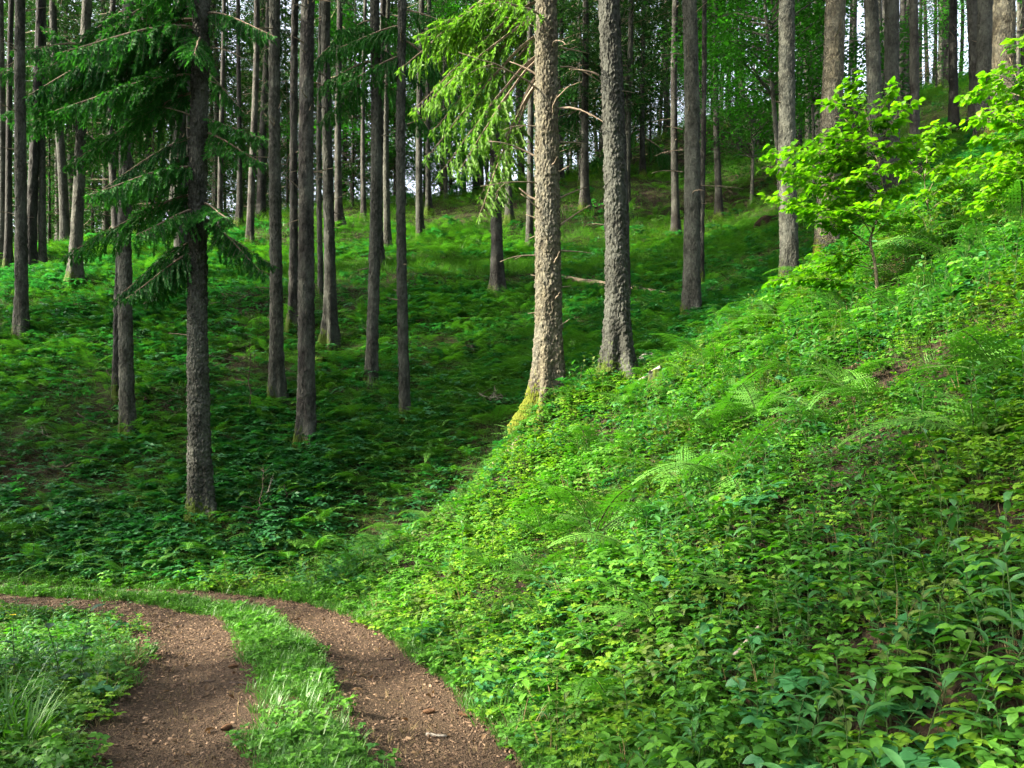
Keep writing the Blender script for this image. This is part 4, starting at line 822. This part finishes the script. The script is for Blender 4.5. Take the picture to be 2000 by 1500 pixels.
leafy_plant(155, 1358, .62, 9, 1.15, 'dark-leaved stalk standing in front of the bright left verge', leaves=DARK, seed=9)
leafy_plant(118, 1362, .58, 8, 1.15, 'second dark-leaved stalk just left of the straight one', leaves=DARK, seed=10, lean=(-.15, 0))
leafy_plant(30, 1345, .5, 8, 1.0, 'dark-leaved stalk beside the yellow flower at the picture edge', leaves=DARK, seed=11)
prng = np.random.default_rng(77)
LP = [(1620, 1000), (1700, 1080), (1760, 1250), (1660, 1230), (1600, 1180), (1540, 1330), (1820, 1330), (1740, 1420), (1640, 1420), (1900, 1230), (1560, 1080), (1870, 1110), (1480, 1380), (1960, 1180), (1600, 1480), (1400, 1300), (1920, 1400), (1420, 1180), (1680, 920), (1530, 900), (1800, 880), (1350, 1180), (1720, 1170), (1840, 1190), (1980, 1290)]
BANK = [('the leaning large-leaved plant', np.array([1770., 1130])), ('the lone grey stick', np.array([1460., 1300])), ('the broad bare-soil fern', np.array([1900., 880])), ('the small corner plant', np.array([1890., 1495])), ('the broad-leaved plant', np.array([1470., 1130]))]
LLAB = single_out(LP, 'arching lance-leaved plant', BANK)
for u, v in LP:
    leafy_plant(u, v, float(prng.uniform(.24, .42)), int(prng.integers(6, 10)), float(prng.uniform(.9, 1.25)), LLAB[(u, v)], 'lance-leaved plants on the lower bank', seed=int(prng.integers(999)))
for u, v in [(60, 1230), (130, 1200), (200, 1215), (30, 1190), (100, 1250), (180, 1250), (250, 1190)]:
    leafy_plant(u, v, float(prng.uniform(.2, .32)), 7, .75, 'upright leafy stalk in the left verge near the bend', 'leafy stalks in the left verge', seed=int(prng.integers(999)))
p = at(25, 1345); e = link('yellow_flower', None, None, p); tag(e, 'single yellow flower on a thin stalk in the left verge', 'flower')
mb = MB(); mb.tube([(0, 0, 0), (.01, 0, .25), (0, 0, .56)], [.003, .0025, .002], 5); link('stem', mb.mesh('stem', [M['stem']], True), e)
mb = MB(); leaf_strip(mb, (0, 0, 0), (1, 0, .4), np.array([0, 0, 1.]), .028, .012, .5, .2, 0, .5, 3); pm = mb.mesh('petal', [M['yellow']], True)
for j in range(6): link('petal', pm, e, (0, 0, .56), (0, 0, j * 1.047))
# long grass clumps
def grass_clump(u, v, s, label, seed):
    p = at(u, v); o = link('grass_clump', grass_mesh(seed, 60, .45, .1, .006), None, p, (0, 0, 0), s); tag(o, label, 'grass clump')
grass_clump(40, 1470, 1.0, 'long dark arching grass clump at the lower left edge', 501)
grass_clump(10, 1420, 1.0, 'long grass clump at the very edge of the left verge', 502)
grass_clump(185, 1345, .6, 'grass clump growing right of the dark stalks', 503)
grass_clump(625, 1085, .9, 'dark long grass clump at the gully mouth', 504)

# ------------------------------------------------------------------ the bright saplings
HZ = []
for i, (ls, bend) in enumerate([(.08, .3), (.094, .6), (.07, .2), (.088, .9)]):
    mb = MB(); leaf_strip(mb, (0, 0, 0), (1, 0, 0), np.array([0, 0, 1.]), ls, ls * .37, bend, .18, 0, .15 + .25 * i, 6, .72); HZ.append(mb.mesh('leaf', [M['hazel']], True))
def sapling(base, trunk, tips, label, seed, count, spread=.42, trad=.022):
    rng = np.random.default_rng(seed); b = at(*base); Y0 = b.y
    def pos(u, v, dy=0): Y = Y0 + dy; return np.array([(u - 1000) / F * Y - b.x, dy, CAMH + (VH - v) / F * Y - b.z])
    e = link('sapling_tree', None, None, b); tag(e, label, 'sapling')
    tp = np.array([pos(u, v, dy) for u, v, dy in trunk]); tp[0, 2] -= .06
    tp = catmull(np.r_[[2*tp[0]-tp[1]], tp, [2*tp[-1]-tp[-2]]], 6)
    mb = MB(); mb.tube(tp, np.linspace(trad, trad * .25, len(tp)), 8, 0, True, .06, rng); link('trunk', mb.mesh('trunk', [M['twig']], True), e)
    leaves = []; wood = MB()
    for (u, v) in tips:
        tip = pos(u, v, rng.uniform(-spread, spread)); low = tp[tp[:, 2] < tip[2] - .05]; low = low if len(low) else tp[:2]
        j = np.argmin(np.linalg.norm(low - tip, axis=1) + .3 * rng.random(len(low))); st = low[j]
        mid = (st + tip) / 2 + np.array([0, 0, .08]); br = catmull(np.array([2*st-mid, st, mid, tip, 2*tip-mid]), 8); ln = np.linalg.norm(tip - st)
        mb = MB(); mb.tube(br, np.linspace(.006, .0018, len(br)), 5, 0, True); bo = link('branch', mb.mesh('branch', [M['twig']], True), e)
        tg = MB()
        for f in np.arange(.25, 1.0, .055 / max(ln, .3)):
            q = br[min(int(f * len(br)), len(br) - 1)]; d = tip - st; d = d / np.linalg.norm(d)
            for sg in (1, -1):
                l2 = rng.uniform(.08, .26) * (1.15 - .6 * f); s_ = np.array([-d[1], d[0], 0]) + rng.normal(0, .25, 3); out = d * .7 + s_ * sg * .8 + np.array([0, 0, rng.uniform(-.25, .2)]); out /= np.linalg.norm(out)
                en = q + out * l2; tg.tube([q, (q + en) / 2 + [0, 0, .01], en], [.0018, .0014, .001], 3, 0, False)
                for g in np.linspace(.3, 1, max(2, int(l2 / .05))):
                    for s2 in (1, -1): leaves.append((q + (en - q) * g, out, s2))
        link('twig', tg.mesh('twig', [M['twig']], True), bo)
    rng.shuffle(leaves); print('sapling leaves', len(leaves)); leaves = leaves[:count]; rest = MB()
    leaves.sort(key=lambda q: q[0][1])          # the ones nearest the viewer first
    for j, (q, out, s2) in enumerate(leaves):
        az = math.atan2(out[1], out[0]) + s2 * rng.uniform(.35, 1.0); pit, roll, s_ = rng.normal(.1, .3), rng.normal(0, .38), rng.uniform(.65, 1.2)
        if j < 300: link('leaf', HZ[rng.integers(4)], e, q, (roll, pit, az), s_)
        else:
            Mx = np.array(Euler((roll, pit, az)).to_matrix()); L = .085 * s_
            leaf_strip(rest, q, Mx @ [1, 0, 0], Mx @ [0, 0, 1], L, L * .37, rng.uniform(.3, 1.0), .18, 0, rng.random(), 5, .72)
    if len(leaves) > 300: o = link('foliage', rest.mesh('foliage', [M['hazel']], True), e); o['kind'] = 'stuff'
sapling((1712, 612), [(1712, 612, 0), (1713, 560, 0), (1708, 510, .0), (1700, 470, 0), (1712, 430, .05), (1724, 370, .05), (1710, 300, .1), (1690, 215, .1)],
    [(1495, 320), (1500, 300), (1540, 405), (1505, 385), (1600, 265), (1620, 195), (1665, 160), (1745, 175), (1775, 205), (1805, 285), (1770, 330), (1565, 530), (1500, 548), (1600, 440), (1785, 425), (1700, 240), (1735, 300), (1650, 350), (1560, 330), (1640, 300),
     (1540, 300), (1580, 370), (1620, 330), (1690, 330), (1760, 380), (1650, 410), (1720, 400), (1530, 345), (1680, 280), (1780, 300), (1600, 500), (1545, 550), (1700, 390), (1610, 400), (1740, 250)],
    'bright yellow-green sapling with layered leaves in front of the stout spruces', 901, 3100)
sapling((1832, 474), [(1832, 474, 0), (1822, 440, 0), (1812, 400, 0), (1806, 350, .05), (1812, 310, .1)],
    [(1790, 300), (1815, 270), (1850, 290), (1770, 345), (1850, 335), (1875, 365), (1830, 375), (1790, 385), (1880, 320), (1860, 400), (1840, 250)],
    'low leafy sapling on the bank top just right of the bright one', 902, 1500, .3, .011)
sapling((2075, 392), [(2075, 392, 0), (2060, 340, 0), (2040, 280, -.1), (2010, 210, -.1), (1985, 150, -.1), (1970, 105, -.1)],
    [(1900, 275), (1955, 305), (2010, 285), (1885, 195), (1935, 145), (1995, 95), (1965, 215), (2010, 400), (1925, 370), (2040, 330), (1990, 350), (1880, 330), (2050, 250), (2060, 380), (1960, 390), (2030, 200), (1930, 330), (2000, 245), (1905, 230), (1950, 250), (2080, 180), (2110, 300), (2120, 230), (1900, 400), (2020, 140)],
    'green sapling reaching in from the picture edge over the bank top', 903, 2300, .4, .016)

# ------------------------------------------------------------------ dead wood, stumps, stones, cones
STICK = []
for i in range(7):
    rng = np.random.default_rng(700 + i); mb = MB(); n = 9; L = 1.0; t = np.linspace(-.5, .5, n); pts = np.c_[t, np.cumsum(rng.normal(0, .025, n)), np.cumsum(rng.normal(0, .02, n)) + .25 * t * t]
    mb.tube(pts, np.linspace(.011, .004, n), 6, 0, True)
    for _ in range(6 + i % 3):
        j = rng.integers(2, n - 1); d = np.array([.6, rng.uniform(-.8, .8), rng.uniform(-.2, .7)]) * rng.uniform(.15, .35); mb.tube([pts[j], pts[j] + d * .5 + [0, 0, .01], pts[j] + d], [.006, .004, .002], 4, 0, False)
    STICK.append([mb.mesh('stick', [M[m]], True) for m in ('brush', 'greywood', 'deadwood')])
def brush_pile(u, v, rx, n, label, Y=None):
    p = at(u, v, Y); e = link('brush_pile', None, None, p); tag(e, label, 'brush pile'); rng = np.random.default_rng(u)
    for j in range(n):
        x_, y_ = rng.normal(0, rx * .5), rng.normal(0, rx * .35); s = rng.uniform(.35, 1.05); z_ = gz(p.x + x_, p.y + y_) - p.z + abs(rng.normal(.08, .12))
        link('stick', STICK[rng.integers(7)][0 if rng.random() < .9 else 1], e, (x_, y_, z_), (rng.normal(0, .4), rng.normal(0, .35), rng.uniform(0, 6.283)), s)
brush_pile(495, 600, 1.1, 46, 'dark heap of dead brushwood left of the pale knotted spruce')
brush_pile(50, 925, 1.2, 34, 'dark tangle of dead branches low on the left slope')
brush_pile(215, 805, 1.0, 34, 'brushwood lying at the foot of the seamed grey spruce')
brush_pile(335, 805, .9, 22, 'brushwood lying just left of the lone dark spruce')
brush_pile(440, 715, .9, 16, 'sparse dead twigs around the thin leafless seedling')
brush_pile(960, 800, .5, 12, 'fallen twigs left of the sunlit mossy foot')
brush_pile(530, 985, .5, 10, 'upright dead twigs between the lone spruce and the gully')
brush_pile(1400, 575, .8, 8, 'dry fallen bough beside the grey fern-side spruce')
def rod(name, u0, v0, u1, v1, r, label, cat, mat, lift=.03, Y=None, n=10, moss=None):
    a, b = at(u0, v0, Y), at(u1, v1, Y); rng = np.random.default_rng(u0); c = (a + b) / 2; mb = MB()
    pts = []
    for t in np.linspace(0, 1, n):
        q = a.lerp(b, t); pts.append((q.x - c.x + rng.normal(0, r * .25), q.y - c.y + rng.normal(0, r * .25), max(q.z, gz(q.x, q.y)) + lift + r - c.z))
    mb.tube(pts, np.linspace(r, r * .6, n), 8, 0, True, .08, rng)
    tag(link(name, mb.mesh(name, [M[mat]], True), None, c), label, cat)
rod('fallen_log', 1098, 552, 1305, 583, .085, 'long fallen log lying behind the grey-brown spruce', 'log', 'deadwood', .05)
rod('fallen_branch', 0, 645, 30, 632, .05, 'short fallen log at the left picture edge by the ferny trunk', 'branch', 'deadwood', .06)
rod('stick', 1428, 1335, 1492, 1268, .012, 'lone grey lichened stick leaning on the lower bank', 'stick', 'greywood', .10)
rod('stick', 212, 1265, 250, 1228, .006, 'thin bare twig sticking up in the bright left verge', 'stick', 'brush', .16)
rod('fallen_branch', 1290, 735, 1245, 765, .03, 'pale dry branch at the foot of the grey-brown spruce', 'branch', 'greywood', .1)
rod('fallen_branch', 640, 625, 760, 600, .03, 'thin fallen branch across the slope right of the greyish twiggy spruce', 'branch', 'brush', .08)
for u0, v0, u1, v1, r, lab in [(625, 1308, 672, 1313, .012, 'dark stick across the right rut'), (448, 1341, 497, 1342, .010, 'dark twig at the inner edge of the left rut'), (485, 1482, 535, 1465, .012, 'bent twig on the grass strip at the bottom'), (390, 1338, 418, 1337, .009, 'short bark strip in the left rut'),
                            (835, 1443, 872, 1448, .012, 'pale wood splinter in the right rut'), (980, 1483, 1045, 1500, .006, 'thin straw twig at the right edge of the track'), (640, 1385, 655, 1384, .009, 'small dark chip of bark beside the grass strip'), (745, 1293, 768, 1292, .010, 'bark strip at the outer edge of the right rut'), (395, 1253, 408, 1252, .012, 'bark piece far down the left rut')]:
    rod('twig', u0, v0, u1, v1, r, lab, 'twig', 'greywood' if 'pale' in lab else 'brush', .012, None, 5)
def cone_mesh():
    mb = MB(); rng = np.random.default_rng(3); n = 9; t = np.linspace(0, 1, n); mb.tube(np.c_[t * .1 - .05, 0 * t, 0 * t], .016 * np.sin(np.pi * (.12 + .86 * t)) + .002, 8, 0, True)
    for i in range(14):
        f = .06 + .06 * i
        for j in range(6):
            a = j * 1.047 + i * .5; rr = .016 * math.sin(math.pi * (.12 + .86 * f)); c, s_ = math.cos(a), math.sin(a)
            mb.kites([(f * .1 - .05, c * rr, s_ * rr)], [(.9, c * .6, s_ * .6)], [.014], [.006], [(0, c, s_)], 0, .5)
    return mb.mesh('cone', [M['cone']], True)
CM = cone_mesh()
for u, v, a, lab in [(838, 1400, .3, 'brown spruce cone in the right rut'), (442, 1433, 1.2, 'dark spruce cone in the left rut near the grass strip'), (455, 1310, .8, 'spruce cone farther down the left rut'), (905, 1405, 2.5, 'small cone by the outer edge of the right rut')]:
    p = at(u, v); tag(link('spruce_cone', CM, None, p + Vector((0, 0, .03)), (0, 0, a), .9), lab, 'cone')
def lump(name, u, v, s, mats, label, cat, seed, squash=.7, rough=.35):
    rng = np.random.default_rng(seed); a = np.linspace(0, 2*np.pi, 22, endpoint=False); b = np.linspace(-.5*np.pi, .5*np.pi, 14); A, B = np.meshgrid(a, b)
    n_ = 1 + rough * (fbm(np.cos(A) * 1.5 + 3, np.sin(A) * 1.5 + B * 1.6, seed) - .5) * 2
    V = np.stack([np.cos(B) * np.cos(A) * n_, np.cos(B) * np.sin(A) * n_, np.sin(B) * squash * n_], -1).reshape(-1, 3) * s
    I = np.arange(A.size).reshape(A.shape); J = np.roll(I, -1, 1); q = np.stack([I[:-1], J[:-1], J[1:], I[1:]], -1).reshape(-1, 4)
    p = at(u, v); tag(link(name, mesh_np(name, V, [q], [mats]), None, p + Vector((0, 0, s * squash * .35))), label, cat)
def stump(u, v, r, h, label, mat, seed):
    p = at(u, v); e = link('tree_stump', None, None, p); tag(e, label, 'stump'); rng = np.random.default_rng(seed)
    link('bark', trunk_mesh('bark', h * 2.2, r, M[mat], seed, 36, .03, h, .7, .3, .012, .05, (0, 0), 1.0, 0, .1), e).data
    k = 24; a = np.linspace(0, 6.283, k, endpoint=False); hh = h * (.85 + .3 * rng.random(k)); mb = MB()
    me = e.children[0].data
    for vtx in me.vertices:
        if vtx.co.z > h: vtx.co.z = h * (.9 + .25 * hash01(round(math.atan2(vtx.co.y, vtx.co.x) * 4), 1.0)); vtx.co.x *= .96; vtx.co.y *= .96
    V = np.r_[[(0, 0, h * .8)], np.c_[np.cos(a) * r * 1.02, np.sin(a) * r * 1.02, hh * .92]]; mb.add(V, [], [(0, 1 + i, 1 + (i + 1) % k) for i in range(k)]); link('cut_face', mb.mesh('cut face', [M['deadwood']]), e)
stump(1287, 772, .09, .3, 'small broken brown stump at the edge of the sunny bank', 'bark', 11)
stump(630, 715, .15, .18, 'low dark mossy stump right of the blackish spruce', 'bark_dark', 12)
stump(290, 985, .13, .14, 'low mossy stump left of the lone dark spruce', 'bark_dark', 13)
stump(912, 690, .14, .16, 'low mossy stump in the middle of the shaded slope', 'bark_dark', 14)
lump('stone', 1266, 712, .22, M['rock'], 'pale stone beside the grey-brown spruce foot', 'stone', 3)
lump('earth_clod', 1505, 445, .5, M['soil'], 'dark earth bank on the slope left of the sapling', 'earth', 6, .5, .5)
def seedling(u, v, H, label, seed, mat='brush'):
    p = at(u, v); e = link('dead_seedling', None, None, p); tag(e, label, 'seedling'); rng = np.random.default_rng(seed); n = 8; t = np.linspace(0, 1, n)
    pts = np.c_[np.cumsum(rng.normal(0, .03, n)) * H, np.cumsum(rng.normal(0, .03, n)) * H, t * H - .05]; mb = MB(); mb.tube(pts, np.linspace(.018, .004, n), 6); link('stem', mb.mesh('stem', [M[mat]], True), e)
    for j in range(7):
        i = rng.integers(2, n); a = rng.uniform(0, 6.283); d = np.array([math.cos(a), math.sin(a), rng.uniform(0, .6)]) * H * rng.uniform(.12, .3); mb = MB(); mb.tube([pts[i], pts[i] + d * .5, pts[i] + d + [0, 0, .03]], [.007, .005, .002], 4); link('twig', mb.mesh('twig', [M[mat]], True), e)
seedling(482, 805, 1.7, 'thin leafless seedling standing between the lone and the pale spruce', 1)
seedling(515, 1020, .9, 'bare dead seedling right of the lone dark spruce', 2)
seedling(562, 1010, .6, 'short bent dead seedling near the gully', 3)
seedling(1098, 775, .6, 'bare twig right behind the sunlit mossy foot', 4)
print('objects', len(bpy.data.objects), 'tris', sum(len(m.polygons) * 2 for m in bpy.data.meshes))
